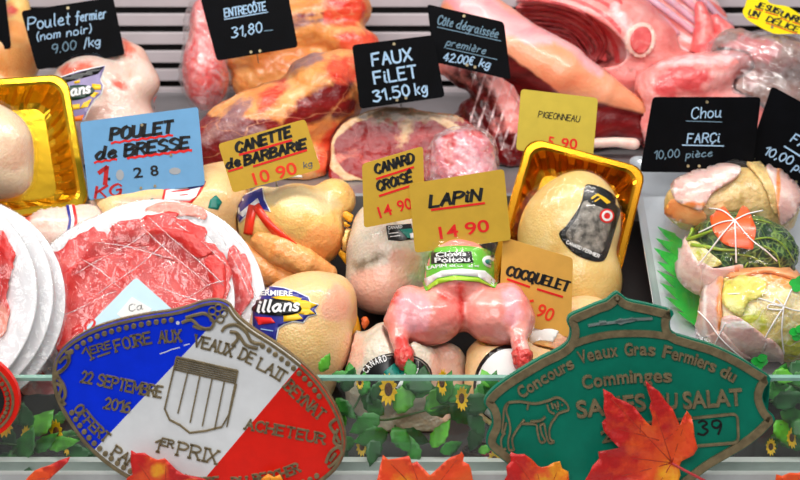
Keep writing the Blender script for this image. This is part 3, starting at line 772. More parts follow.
let = [arc2d('Concours', [(521, 398), (546, 382), (575, 366)], 10, A2), arc2d('Veaux', [(579, 363), (598, 358), (618, 355)], 10.5, A2), arc2d('Gras', [(624, 355), (640, 354), (655, 355)], 10.5, A2), arc2d('Fermiers', [(661, 356), (690, 363), (714, 372)], 10.5, A2), arc2d('du', [(718, 374), (733, 382)], 10.5, A2),
       arc2d('Comminges', [(582, 388), (628, 382), (672, 381)], 11, A2), font2d('SALIES', (577, 417), (646, 409), 16, .022), font2d('DU', (653, 408), (677, 408), 15, .022), font2d('SALAT', (683, 408), (742, 404), 16, .022), font2d('20', (602, 442), (622, 438), 11, .012)]
emit('lettering', j2(*let), pm, .0036, .0036, M['bronze_pale'], th)
emit('number_frame', line2d(rrect2d([(640, 423), (737, 413), (738, 442), (640, 450)], 6), 2.2, True), pm, .0032, .0032, M['bronze_pale'], th)
emit('handwritten_number', j2(stroke2d('39', (698, 435), (721, 434), 14, 2.0)), pm, .0008, .0008, M['black_ink'], th)
emit('bar_ornament', j2(line2d([(588, 325), (600, 323), (612, 322), (630, 319), (652, 318)], 2.2), line2d([(599, 322.5), (606, 322)], 3.6), poly2d([(614, 321), (620, 318), (626, 319), (632, 317), (638, 319), (632, 321), (626, 322), (620, 324)])), pm, .0034, .0034, M['pewter'], th)
emit('screw_hole', poly2d(disc2d((617, 298), 1.7, 12)), pm, .0034, .0006, M['rivet'], th)
cow = [[(508, 402), (520, 401), (535, 403), (548, 400), (556, 397), (562, 399), (567, 404), (568, 409), (563, 411), (558, 413), (555, 417), (551, 423), (549, 430), (550, 438), (554, 441)], [(554, 441), (549, 442), (546, 434), (544, 423)], [(544, 423), (540, 425), (542, 434), (545, 440), (540, 441), (537, 430), (536, 424), (528, 423), (521, 423)], [(521, 423), (516, 430), (512, 438), (513, 446), (514, 449)], [(514, 449), (509, 449), (508, 440), (510, 430), (509, 420), (506, 410), (508, 402)], [(508, 402), (504, 408), (503, 420), (502, 432), (504, 430), (506, 422)], [(505, 432), (501, 438), (502, 448), (506, 448)], [(547, 404), (549, 410), (554, 413)], [(551, 402), (553, 408)], [(557, 401), (558, 405), (556, 408)], [(528, 403), (527, 409)], [(530, 421), (540, 420), (545, 416)], [(524, 419), (521, 423)], [(561, 404), (562.5, 404.5)], [(554, 403), (558, 409)]]
emit('cow_emblem', j2(*[line2d(c, 1.8, smooth_n=4) for c in cow]), pm, .0034, .0034, M['bronze_pale'], th)

out_r = [(p[0], p[1]) for p in disc2d((-38, 396), 58, 48, 46, math.radians(14))]
th = thing('award_plaque', 'small red plaque with dark beaded rim at the left edge', 'plaque', hit(-30, 440, PP, PN))
emit('back_plate', poly2d(out_r), plane_map(PP + PN * .004, PN), 0, .007, M['plaque_red'], th)
pm2 = plane_map(PP + PN * .004, PN)
emit('rim', line2d(inset(out_r, 6), 2.4, True), pm2, .002, .002, M['bronze'], th)
emit('bead_border', j2(*[poly2d(disc2d(c, 2.0, 8)) for c in inset(disc2d((-38, 396), 58, 44, 46, math.radians(14)), 11)]), pm2, .003, .003, M['bronze'], th)
emit('inner_field', poly2d(inset(out_r, 15)), pm2, .0015, .0015, M['dark'], th)

# ------------------------------------------------------------------ low glass guard
def glass(label, xa, xb):
    th = thing('glass_panel', label, 'glass panel', ((xa + xb) / 2, -.037, .006), 'low glass guard')
    obj('pane', box(((xa + xb) / 2, -.037, .0632), (xb - xa, .006, .1145)), M['glass'], th, smooth=False)
    obj('polished_edge', box(((xa + xb) / 2, -.037, .1222), (xb - xa, .006, .0035)), M['glass_edge'], th, smooth=False)
xs = atY(752, 462, -.037)[0]
glass('long low glass panel with a green edge along the front, behind both plaques', -.75, xs - .001)
glass('glass panel at the right end, past the seam beside the green plaque', xs + .001, .75)

# ------------------------------------------------------------------ artificial maple leaves on the front ledge
def maple(label, outline, veins, center, lift=.016, tip=None, yel=None, curl=.006, tilt=0):
    mp_ = plane_map(PP + PN * lift, PN)
    v2, f2 = poly2d(outline, 5); v2 = np.array(v2)
    cen = np.array(center, float); R = np.max(np.linalg.norm(np.array(outline) - cen, axis=1))
    cols = np.zeros((len(v2), 3)); r = np.linalg.norm(v2 - cen, axis=1) / R
    cols[:, 0] = np.clip((r - .42) * 1.5, 0, 1) if tip is None else np.clip(1.1 - np.min([np.linalg.norm(v2 - np.array(t_), axis=1) for t_ in tip], axis=0) / (R * .75), 0, 1)
    if yel:
        for q in yel: cols[:, 1] = np.maximum(cols[:, 1], np.clip(1.1 - np.linalg.norm(v2 - np.array(q[:2]), axis=1) / q[2], 0, 1))
    dv = np.full(len(v2), 1e9)
    for a, b in veins:
        a = np.array(a, float); b = np.array(b, float); h = np.clip(((v2 - a) @ (b - a)) / ((b - a) @ (b - a)), 0, 1)
        dv = np.minimum(dv, np.linalg.norm(v2 - a - h[:, None] * (b - a), axis=1))
    def lf(x, y):
        d = min((np.linalg.norm(np.array((x, y)) - (np.array(a) + (np.array(b) - np.array(a)) * np.clip(np.dot(np.array((x, y)) - np.array(a), np.array(b) - np.array(a)) / np.dot(np.array(b) - np.array(a), np.array(b) - np.array(a)), 0, 1))) for a, b in veins), default=0)
        return curl * (.5 * mnoise.noise(Vector((x * .03, y * .03, R))) + min(d, 14) / 14 * .5)
    th = thing('maple_leaf', label, 'leaf', mp_(center[0], max(p[1] for p in outline), 0), 'orange artificial maple leaves on the front ledge')
    emit('leaf_blade', (v2, f2), mp_, 0, .0008, M['maple'], th, smooth=True, liftf=lf, cols=cols)
    V, Fs = [], []
    tubes = []
    for a, b in veins:
        a_, b_ = np.array(a, float), np.array(b, float)
        tubes.append(tube([mp_(*(a_ + (b_ - a_) * s), lf(*(a_ + (b_ - a_) * s)) + .0002) for s in np.linspace(0, .9, 7)], np.linspace(.0007, .0003, 7), 5))
    obj('vein', join(*tubes), M['maple_vein'], th)
    return th, mp_
plain('maple_vein', (.72, .20, .09), .5); plain('maple_stem', (.70, .18, .20), .5)
big = [(645, 380), (652, 386), (659, 391), (664, 399), (672, 408), (676, 417), (680, 425), (683, 418), (687, 411), (691, 416), (693, 424), (694, 436), (697, 447), (693, 454), (681, 461), (679, 467), (680, 474), (676, 484), (668, 493), (640, 499), (610, 497), (590, 492), (582, 486), (587, 476), (592, 465), (599, 458), (598, 451), (612, 449), (619, 447), (613, 441), (604, 431), (602, 423), (606, 418), (603, 408), (604, 398), (603, 389), (611, 393), (616, 398), (625, 401), (634, 406), (640, 414), (646, 421), (651, 425), (652, 416), (649, 407), (651, 401), (648, 392)]
c_ = (672, 463)
th, mq = maple('biggest orange-red maple leaf, in front of the green plaque', big, [(c_, (645, 382)), (c_, (604, 391)), (c_, (688, 414)), (c_, (585, 486)), (c_, (600, 455)), (c_, (650, 497)), ((659, 440), (603, 424)), ((664, 440), (680, 428)), ((640, 432), (640, 414))], c_, .014, tip=[(645, 380), (603, 390), (584, 486), (598, 452)], yel=[(672, 478, 26)], curl=.008)
obj('leaf_stem', tube([mq(c_[0], c_[1], .001), mq(682, 468, .004), mq(700, 477, .006), mq(712, 484, .004)], [.0012, .0016], 7, 3), M['maple_stem'], th)
c_ = (425, 500)
maple('wide orange maple leaf below the garland between the plaques', [(383, 455), (388, 460), (394, 459), (404, 457), (409, 456), (412, 464), (417, 461), (424, 468), (430, 474), (437, 468), (444, 462), (451, 457), (460, 454), (461, 451), (464, 455), (463, 461), (469, 464), (471, 469), (473, 480), (474, 492), (460, 500), (390, 500), (372, 494), (378, 476), (380, 466)], [(c_, (384, 457)), (c_, (410, 459)), (c_, (461, 455)), (c_, (473, 482))], c_, .012, tip=[(425, 440)], yel=[(404, 488, 22)])
c_ = (545, 502)
maple('orange and yellow maple leaf at the lower left of the green plaque', [(510, 455), (511, 452), (517, 454), (524, 453), (531, 458), (538, 466), (541, 467), (548, 465), (553, 462), (560, 461), (562, 468), (568, 471), (569, 484), (566, 498), (530, 502), (506, 500), (500, 488), (507, 475), (506, 466), (511, 461)], [(c_, (512, 455)), (c_, (535, 464)), (c_, (560, 463)), (c_, (505, 480))], c_, .012, tip=[(510, 452), (505, 470)], yel=[(560, 470, 22), (545, 482, 16)])
c_ = (165, 504)
maple('orange maple leaf in front of the white part of the oval plaque', [(131, 450), (136, 453), (145, 452), (152, 456), (158, 459), (165, 458), (170, 463), (176, 469), (184, 474), (196, 476), (206, 479), (212, 490), (205, 500), (135, 502), (120, 495), (127, 478), (133, 474), (131, 462)], [(c_, (132, 452)), (c_, (166, 461)), (c_, (208, 482)), (c_, (128, 482))], c_, .012, tip=[(131, 450), (185, 472)], yel=[(160, 470, 14), (190, 484, 12)])
c_ = (30, 500)
maple('narrow orange maple leaf at the lower left, pointing right', [(70, 457), (68, 462), (62, 468), (54, 475), (44, 482), (36, 496), (14, 500), (20, 487), (28, 477), (35, 470), (42, 467), (50, 465), (58, 461), (64, 459)], [(c_, (69, 458)), ((45, 478), (30, 479))], c_, .010, tip=[(70, 457)])
c_ = (272, 502)
maple('tip of a yellow maple leaf poking up under the red part of the oval plaque', [(262, 478), (268, 474), (274, 477), (280, 474), (284, 482), (290, 494), (280, 502), (262, 502), (255, 492)], [(c_, (270, 476)), (c_, (282, 478))], c_, .013, yel=[(272, 480, 20)])
c_ = (800, 502)
maple('orange maple leaf at the lower right corner', [(776, 474), (782, 476), (789, 472), (797, 473), (806, 470), (815, 480), (815, 500), (785, 502), (772, 492), (775, 483)], [(c_, (780, 476)), (c_, (798, 474))], c_, .012, tip=[(800, 440)])
# ------------------------------------------------------------------ plates of sliced meat
def frame(cen, n, roll=0):
    n = np.array(n) / np.linalg.norm(n); a = RT * math.cos(math.radians(roll)) + UP * math.sin(math.radians(roll))
    a = a - n * (a @ n); a /= np.linalg.norm(a); b = np.cross(n, a); return a, b, n
def lathe(cen, n, prof, seg=72):
    a, b, n = frame(cen, n); V = []; m = len(prof)
    for r, h in prof:
        for k in range(seg):
            q = 2 * math.pi * k / seg; V.append(cen + r * (a * math.cos(q) + b * math.sin(q)) + n * h)
    Fs = [(i * seg + k, i * seg + (k + 1) % seg, ((i + 1) % m) * seg + (k + 1) % seg, ((i + 1) % m) * seg + k) for i in range(m - 1) for k in range(seg)]
    Fs += [tuple(range(seg))[::-1], tuple((m - 1) * seg + k for k in range(seg))]
    return np.array(V), Fs
def reg_disc(cen, n, R, h0, h1):
    a, b, n = frame(cen, n); c = wc(cen)
    def f(P):
        d = cw(P) - cen; h = d @ n; r = np.sqrt((d @ a) ** 2 + (d @ b) ** 2)
        return np.maximum(r - R, np.maximum(h - h1, h0 - h))
    BL.append((f, c - R, c + R, ''))
ROOTR = {}
def plate(label, px, py, rpx, t, pitch=42, yaw=0, group=None):
    n = nrm(pitch, yaw); cen = W(px, py, t); R = rpx * t / F
    th = thing('plate', label, 'plate', cen - frame(cen, n)[1] * R, group)
    prof = [(R * .62, 0), (R * .64, 0), (R * .72, .003), (R * .80, .0095), (R * .985, .0125), (R, .0122), (R * .998, .0110), (R * .81, .0080), (R * .73, .0012), (R * .64, -.0018), (R * .3, -.0018)]
    prof = [(R * .3, 0)] + prof
    obj('dish', lathe(cen, n, prof), M['plate_white'], th)
    ROOTR[th] = R
    reg_disc(cen, n, R, -.002, .014)
    return th, cen, n, R
def film_disc(th, cen, n, R, mat, seed, h0=.015, r0=1.005):
    a, b, n = frame(cen, n); V, Fs = [], []; nr, ns = 70, 200
    for i in range(nr + 1):
        r = R * r0 * i / nr
        for k in range(ns):
            q = 2 * math.pi * k / ns; x, y = r * math.cos(q), r * math.sin(q)
            dg_ = (x * .75 + y * .65) * 300 + 1.5 * mnoise.noise(Vector((x * 25, y * 25, seed))); h = h0 + .0010 * max(0, math.sin(dg_)) ** 4 * max(0, mnoise.noise(Vector((x * 18, y * 18, seed + 4))) + .25) + .0025 * mnoise.noise(Vector((x * 60 + seed, y * 14, seed))) * (1 if i < nr else .2) + .001 * mnoise.noise(Vector((x * 150, y * 60 + seed, 3)))
            V.append(cen + a * x + b * y + n * h)
    for i in range(nr):
        for k in range(ns): Fs.append((i * ns + k, i * ns + (k + 1) % ns, (i + 1) * ns + (k + 1) % ns, (i + 1) * ns + k))
    # skirt folded under the rim
    base = len(V)
    for k in range(ns):
        q = 2 * math.pi * k / ns; r = R * (1.012 + .012 * mnoise.noise(Vector((q * 9, seed, 1)))); V.append(cen + a * r * math.cos(q) + b * r * math.sin(q) + n * .005)
    for k in range(ns): Fs.append((nr * ns + k, nr * ns + (k + 1) % ns, base + (k + 1) % ns, base + k))
    obj('film_wrap', (np.array(V), Fs), M[mat], th)
def slice_(th, cen, n, outline, lift, thick, pale=None, amp=.0022, lab=None):
    mp_ = plane_map(cen, n); o = np.array(outline, float)
    P = catmull(o, True, 3); P = P + np.array([(mnoise.noise(Vector((p[0] * .14, p[1] * .14, lift * 900))) * 4.5, mnoise.noise(Vector((p[0] * .14, p[1] * .14, 50 + lift * 900))) * 4.5) for p in P])
    v2, f2 = poly2d(P, 4); v2 = np.array(v2)
    R_ = ROOTR[th]
    lf = lambda x, y: .0105 * min(1, max(0, np.linalg.norm(mp_(x, y) - cen) / R_ - .64) / .16) + amp * mnoise.noise(Vector((x * .055, y * .04, lift * 3000))) + amp * .5 * mnoise.noise(Vector((x * .16, y * .12, lift * 3000)))
    cols = np.zeros((len(v2), 3))
    if pale: cols[:, 0] = np.clip(1.2 - np.linalg.norm(v2 - np.array(pale[:2]), axis=1) / pale[2], 0, 1)
    emit('meat_slice', (v2, f2), mp_, lift, thick, M['carpaccio'], th, smooth=True, liftf=lf, cols=cols)

GP = 'film-wrapped white plates of sliced veal'
th, c9, n9, R9 = plate('round wrapped plate heaped with red sliced meat, the pale blue tag lying on it', 141, 306, 95, 1.580, 40, 0, GP)
slice_(th, c9, n9, [(52, 262), (66, 250), (82, 238), (94, 232), (112, 236), (116, 229), (138, 224), (150, 236), (160, 270), (158, 310), (130, 340), (100, 350), (72, 350), (58, 330), (54, 295)], .0035, .003)
slice_(th, c9, n9, [(116, 230), (138, 223), (154, 219), (179, 214), (181, 221), (193, 225), (211, 235), (210, 244), (228, 258), (233, 278), (229, 300), (212, 325), (180, 338), (150, 330), (134, 290)], .0050, .003)
slice_(th, c9, n9, [(130, 262), (160, 252), (196, 254), (226, 268), (228, 292), (210, 318), (186, 324), (160, 314), (138, 292)], .0075, .003)
slice_(th, c9, n9, [(58, 285), (92, 260), (126, 258), (144, 282), (138, 316), (112, 345), (84, 372), (62, 360), (55, 325)], .0070, .003)
slice_(th, c9, n9, [(70, 345), (130, 330), (190, 326), (216, 330), (205, 365), (170, 388), (120, 390), (82, 376)], .0045, .003)
slice_(th, c9, n9, [(140, 240), (172, 232), (204, 244), (214, 258), (190, 264), (160, 258)], .0085, .0025)
film_disc(th, c9, n9, R9, 'film_plate', 3.1, h0=.0165)
def crease_glints(th, cen, n, lines, h=.019):  # film wrinkles as milky white tubes, their whiteness painting in bright reflection streaks
    m_ = plane_map(cen, n)
    for k, (a_, b_) in enumerate(lines):
        a_, b_ = np.array(a_, float), np.array(b_, float); P = [m_(*(a_ + (b_ - a_) * s + np.array((0, 1.6 * math.sin(s * 5 + k)))), h + .0008 * math.sin(s * 9 + k)) for s in np.linspace(0, 1, 12)]
        obj('film_crease_glint', tube(P, .0006 * (.35 + np.abs(np.sin(np.linspace(.1, 3.0, 12) * (1 + k % 3)))), 5), M['film_glint'], th)
crease_glints(th, c9, n9, [((140, 226), (212, 292)), ((150, 219), (226, 290)), ((176, 224), (228, 268)), ((96, 246), (180, 262)), ((78, 280), (150, 236)), ((100, 300), (168, 248)), ((160, 290), (228, 312)), ((66, 318), (120, 296)), ((190, 300), (226, 284)), ((84, 262), (126, 292))])
th, c0, n0, R0 = plate('larger white plate sticking out to the right beneath the heaped plate of sliced meat', 155, 310, 112, 1.605, 40, 0, GP)
slice_(th, c0, n0, [(232, 252), (243, 256), (251, 268), (254, 286), (250, 304), (240, 322), (226, 330), (222, 300)], .0040, .003)
slice_(th, c0, n0, [(150, 212), (180, 206), (205, 214), (210, 222), (190, 220), (160, 220)], .0040, .003, pale=(180, 212, 60))
film_disc(th, c0, n0, R0, 'film_plate', 4.4)
crease_glints(th, c0, n0, [((222, 226), (256, 262)), ((214, 220), (252, 300)), ((236, 250), (258, 300))])

th, c1, n1, R1 = plate('front plate of the stack at the left edge, strip of red meat showing', -74, 302, 112, 1.495, 40, 4, 'stack of wrapped plates at the left edge')
slice_(th, c1, n1, [(-60, 230), (-20, 222), (4, 235), (12, 246), (20, 256), (16, 270), (11, 285), (10, 300), (12, 318), (5, 338), (-30, 345), (-70, 330), (-90, 280)], .004, .003, pale=(0, 330, 30))
slice_(th, c1, n1, [(-60, 260), (-20, 242), (0, 255), (4, 275), (-2, 310), (-25, 325), (-60, 315)], .007, .003)
film_disc(th, c1, n1, R1, 'film_plate', 7.7)
b1 = n1 * -.017
for i, (lab, dx, dy, s) in enumerate((('middle plate of the stack at the left edge, rim and film showing', 16, 0, 2.2), ('rear plate of the stack at the left edge, touching the large meat plate', 29, 5, 9.4))):
    th, c2, n2, R2 = plate(lab, -74 + dx, 302 + dy, 112 - i * 1, 1.495 + .0225 * (i + 1), 40, 4, 'stack of wrapped plates at the left edge')
    film_disc(th, c2, n2, R2, 'film_milky' if i else 'film_plate', s)
th, c3, n3, R3 = plate('lower plate with red streaked film peeping out under the large meat plate', 131, 322, 113, 1.605 + .024, 40, 0, GP)
slice_(th, c3, n3, [(22, 380), (34, 370), (50, 376), (62, 392), (60, 405), (48, 400), (36, 402), (26, 395)], .004, .003, pale=(30, 395, 16))
film_disc(th, c3, n3, R3, 'film_milky', 5.5)

# ------------------------------------------------------------------ trays
def rrect(w, l, r, n=8):
    out = []
    for cx, cy, a0 in ((w / 2 - r, l / 2 - r, 0), (-w / 2 + r, l / 2 - r, 90), (-w / 2 + r, -l / 2 + r, 180), (w / 2 - r, -l / 2 + r, 270)):
        for i in range(n + 1):
            q = math.radians(a0 + 90 * i / n); out.append((cx + r * math.cos(q), cy + r * math.sin(q)))
    res = []
    for i in range(len(out)):
        p, q = np.array(out[i]), np.array(out[(i + 1) % len(out)])
        m = max(1, int(np.linalg.norm(q - p) / .004)); res += [p + (q - p) * j / m for j in range(m)]
    return np.array(res)
def tray(name, label, cat, px, py, t, pitch, yaw, roll, w, l, depth, mat, flange=.011, draft=.014, rib=.0016, rad=.02, corner=False):
    n = nrm(pitch, yaw); cen = W(px, py, t); a, b, n = frame(cen, n, roll)
    if corner: cen = cen - a * w / 2 + b * l / 2
    th = thing(name, label, cat, cen - b * l / 2 - n * depth)
    base = rrect(w, l, rad); m = len(base)
    L = np.concatenate([[0], np.cumsum(np.linalg.norm(np.diff(base, axis=0), axis=1))])
    def loop(ins, h, rb=0):
        s = np.array([(w - 2 * ins) / w, (l - 2 * ins) / l]); P = base * s
        if rb: 
            nn = P / (np.abs(P).max(1)[:, None] + 1e-9) ; P = P + np.where(np.abs(nn) > .97, nn, 0) * (rb * np.sign(np.sin(L * 2 * math.pi / .022)))[:, None]
        return cen + np.outer(P[:, 0], a) + np.outer(P[:, 1], b) + n * h
    loops = [loop(0, -.004), loop(0, 0), loop(.002, .0012), loop(flange - .003, .0012), loop(flange, -.001), loop(flange + draft * .3, -depth * .3, rib), loop(flange + draft * .85, -depth * .88, rib), loop(flange + draft + .004, -depth), loop(w * .35, -depth), ]
    loops += [loop(w * .35, -depth - .0012), loop(flange + draft + .003, -depth - .0012), loop(flange + draft * .85 - .0012, -depth * .88, rib), loop(flange + draft * .3 - .0012, -depth * .3, rib), loop(flange - .0012, -.002), loop(.0012, -.0005)]
    V = np.concatenate(loops); k = len(loops)
    Fs = [(i * m + j, i * m + (j + 1) % m, (i + 1) * m + (j + 1) % m, (i + 1) * m + j) for i in range(k - 1) for j in range(m) if i != 8]
    Fs += [(8 * m + j for j in range(m)), (9 * m + j for j in range(m))]; Fs = [tuple(q) for q in Fs]; Fs[-1] = Fs[-1][::-1]
    Fs = [q[::-1] for q in Fs]
    obj('shell', (V, Fs), mat, th, smooth=False)
    c = wc(cen); R = math.hypot(w, l) / 2
    def f(P):
        d = cw(P) - cen; x = np.abs(d @ a) - w / 2; y = np.abs(d @ b) - l / 2; h = d @ n
        return np.maximum(np.maximum(x, y), np.maximum(h - .004, -depth - .002 - h))
    BL.append((f, c - R, c + R, label))
    return th, cen, a, b, n

# gold tray of duck, leaning on the raised shelf
th, c4, a4, b4, n4 = tray('gold_tray', 'shiny gold plastic tray with a pale wrapped duck breast, behind the COCQUELET tag', 'tray', 566, 232, 1.735, 44, 0, -17, .150, .215, .032, M['gold'])
GT = 'shiny gold plastic tray with a pale wrapped duck breast, behind the COCQUELET tag'
lift4 = ('w', c4 - n4 * .031, -n4)
duck = thing('duck', 'pale yellow duck with a dark fan-shaped label, in the gold tray', 'poultry', c4 - n4 * .03)
_, fd = blob('body', duck, [('e', 574, 228, 46, 58, 34, -14, 0), ('e', 582, 280, 40, 44, 30, 0, -.006), ('e', 552, 232, 34, 46, 26, -12, .004), lift4], 1.725, M['skin_yellow'], k=.012, grd=False, avoid=False, register=GT)
sm = surf_map(fd, 1.60)
lab_o = catmull([(585, 186), (592, 185), (602, 188), (612, 194), (621, 204), (620, 212), (614, 232), (608, 252), (603, 261), (592, 261), (578, 256), (567, 247), (559, 234), (566, 226), (576, 212), (582, 200)], True, 3)
lb = emit('label_band', poly2d(lab_o, 4), sm, .0008, .0008, M['label_black'], duck, smooth=True)
emit('label_photo', poly2d(inset(catmull([(583, 200), (592, 203), (603, 207), (614, 213), (608, 238), (602, 254), (588, 253), (574, 245), (564, 234), (575, 218)], True, 3), 1.5), 4), sm, .0013, .0005, M['label_photo'], lb, smooth=True)
emit('label_rosette', poly2d(disc2d((606, 216), 7, 18), 3), sm, .0020, .0006, M['label_red'], lb); emit('label_rosette', line2d(disc2d((606, 216), 4.2, 14), 2.2, True), sm, .0024, .0004, M['label_white'], lb)
emit('label_crest', j2(line2d([(591, 199), (597, 195), (604, 199), (609, 203)], 2.0), line2d([(594, 202), (600, 198), (607, 204)], 1.4)), sm, .0018, .0004, M['label_yellow'], lb)
emit('label_lettering', stroke2d('CANARD FERMIER', (566, 243), (598, 258), 3.2, .7), sm, .0018, .0004, M['label_white'], lb)
v, q, _ = blob_mesh([('e', 574, 228, 48, 60, 37, -14, 0), ('e', 582, 280, 42, 46, 33, 0, -.006), ('e', 552, 232, 40, 52, 27, -12, .004), lift4], 1.725, .02, .0035, grd=False, avoid=False, register=False)
obj('film_wrap', (cw(v), q), M['film'], duck)

# gold tray of chicken at the left
GL = 'yellow-gold plastic tray with a pale wrapped chicken, at the left edge'
th, c5, a5, b5, n5 = tray('gold_tray', GL, 'tray', 90, 209, 1.72, 38, 26, 12, .225, .172, .036, M['gold_light'], corner=True)
lift5 = ('w', c5 - n5 * .033, -n5)
ch = thing('chicken', 'pale wrapped chicken in the gold tray at the left edge', 'poultry', c5 - n5 * .03)
_, fc = blob('body', ch, [('e', -22, 152, 54, 50, 40, 0, 0), ('c', [(-30, 125, 30), (0, 140, 28), (10, 175, 22)]), lift5], 1.675, M['skin_pale'], k=.012, grd=False, avoid=False, register=GL  )
v, q, _ = blob_mesh([('e', -22, 152, 57, 53, 43, 0, 0), ('c', [(-30, 125, 33), (2, 141, 30), (11, 176, 24)]), lift5], 1.675, .02, .0035, grd=False, avoid=False, register=False)
obj('film_wrap', (cw(v), q), M['film'], ch)
gl = [line2d([(7, 109), (16, 106), (28, 102), (40, 100)], 4)]

# silver tray of stuffed cabbages: rests on the deck in front and on the shelf edge behind
TB = np.array((0, .445, .157)); TA = np.array((0, .095, .026)); TS = (TB - TA) / np.linalg.norm(TB - TA); TN = np.cross((1, 0, 0), TS); TN = np.array((0, -TS[2], TS[1]))
xl = hit(640, 240, TB, TN)[0]; TW = .30; TL = np.linalg.norm(TB - TA)
tcen = (TA + TB) / 2 + np.array((xl + TW / 2, 0, 0)) + TN * .006
th = thing('silver_tray', 'flat silver tray under the stuffed cabbages at the right', 'tray', (xl + TW / 2, TA[1], TA[2]))
base = rrect(TW, TL, .012); mloop = len(base)
def tl(ins, h): 
    s = np.array([(TW - 2 * ins) / TW, (TL - 2 * ins) / TL]); P = base * s
    return tcen + np.outer(P[:, 0], (1, 0, 0)) + np.outer(P[:, 1], TS) + TN * h
LP = [tl(.05, -.0012), tl(.010, -.0012), tl(.003, .003), tl(0, .0062), tl(.0006, .0068), tl(.0015, .006), tl(.0045, .0036), tl(.011, 0), tl(.05, 0)]
V = np.concatenate(LP); Fs = [(i * mloop + j, i * mloop + (j + 1) % mloop, (i + 1) * mloop + (j + 1) % mloop, (i + 1) * mloop + j) for i in range(len(LP) - 1) for j in range(mloop)]
Fs += [tuple(range(mloop))[::-1], tuple((len(LP) - 1) * mloop + j for j in range(mloop))]
obj('shell', (V, Fs), M['silver_tray'], th, smooth=False)
tc = wc(tcen)
def ftray(P):
    d = cw(P) - tcen; h = d @ TN
    return np.maximum(np.maximum(np.abs(d[..., 0]) - TW / 2, np.abs(d @ TS) - TL / 2), np.maximum(h - .002, -.02 - h))
BL.append((ftray, tc - .3, tc + .3, 'silver'))
TP = tcen + TN * .0008
tpm = plane_map(TP, TN)

# ------------------------------------------------------------------ stuffed cabbages
def trest(px, py, rpx):                       # camera depth at which a ball of that pixel radius rests on the tray
    d = rayd(px, py); den = d @ TN; t = ((TP - CAM) @ TN) / den
    r = rpx * t / F
    return t + r / den
SG = 'stuffed cabbages on the silver tray'
def slab(name, th, f, outline, mat, t_from, lift=.003, thick=.0035, cols=None, wav=.0015, lab=None):
    P = catmull(outline, True, 3); v2, f2 = poly2d(P, 4); v2 = np.array(v2)
    lf = lambda x, y: wav * mnoise.noise(Vector((x * .08, y * .08, lift * 2000)))
    c = np.zeros((len(v2), 3))
    if cols is not None: c[:] = [cols(x, y) for x, y in v2]
    return emit(name, (v2, f2), surf_map(f, t_from), lift, thick, M[mat], th, smooth=True, liftf=lf, cols=c, label=lab)
def string_on(th, f, pts, t_from, r=.0009, name='string', lift=.0024, sn=6):
    s = surf_map(f, t_from); P = catmull(pts, False, sn)
    obj(name, tube([s(x, y, lift) for x, y in P], r, 6), M['string'], th)

# front: yellow cabbage with ham
t0 = trest(763, 318, 48)
C3 = thing('stuffed_cabbage', 'yellow-leaved stuffed cabbage wrapped in ham and string, front one on the silver tray', 'stuffed cabbage', tpm(763, 362), SG)
_, f3 = blob('cabbage', C3, [('e', 762, 312, 62, 44, 52, 4, 0), ('e', 735, 318, 36, 36, 44, 0, -.004), ('e', 790, 322, 42, 40, 46)], t0, M['cabbage_leaf'], k=.01, bump=(.0022, 70), register='silver', avoid=True,
             paint=[(0, ('e', 780, 276, 44, 10, 60)), (0, ('e', 790, 358, 30, 8, 60)), (1, ('e', 722, 290, 16, 14, 60)), (1, ('e', 748, 322, 18, 18, 60)), (1, ('e', 790, 350, 22, 12, 60))])
slab('ham_slice', C3, f3, [(716, 271), (721, 264), (724, 280), (722, 300), (723, 318), (720, 330), (712, 334), (702, 338), (696, 332), (702, 315), (705, 295), (711, 280)], 'ham', 1.4, .005, .005, lambda x, y: (max(0, 1 - abs(x - 722) / 5), max(0, 1 - abs(x - 709) / 4), 0))
slab('ham_slice', C3, f3, [(723, 318), (736, 316), (752, 326), (766, 338), (764, 348), (752, 356), (742, 352), (728, 338), (722, 330)], 'ham', 1.4, .004, .004, lambda x, y: (0, max(0, 1 - abs(y - 324) / 5), 0))
slab('ham_slice', C3, f3, [(712, 334), (724, 330), (738, 346), (752, 356), (740, 358), (722, 350), (714, 344)], 'ham', 1.4, .006, .004, lambda x, y: (0, 0, 0))
slab('ham_slice', C3, f3, [(766, 338), (776, 342), (784, 354), (780, 366), (764, 364), (758, 358)], 'ham', 1.4, .004, .004, lambda x, y: (0, .3, 0))
slab('ham_slice', C3, f3, [(728, 278), (742, 267), (766, 263), (788, 268), (802, 282), (786, 277), (766, 273), (744, 277)], 'ham_orange', 1.4, .004, .004, None, .0015, 'orange-brown strip of ham')
slab('cabbage_flap', C3, f3, [(724, 292), (734, 281), (752, 279), (766, 284), (762, 297), (748, 303), (742, 316), (732, 312), (724, 304)], 'cabbage_yellow', 1.4, .0035, .003, None, .004)
kn = (783, 307)
for pts in ([kn, (762, 300), (742, 295), (724, 296)], [kn, (772, 324), (762, 342), (756, 358)], [kn, (790, 292), (797, 282)], [kn, (792, 310), (805, 312)], [kn, (781, 330), (784, 352)], [kn, (770, 305), (768, 309), (782, 310)], [kn, (776, 300), (774, 304), (784, 306)]):
    string_on(C3, f3, pts, 1.4)
string_on(C3, f3, [(704, 312), (714, 322), (722, 333), (734, 345), (748, 356)], 1.4, .0008, lift=.0075); string_on(C3, f3, [(716, 345), (722, 333), (728, 322)], 1.4, .0008, lift=.007)

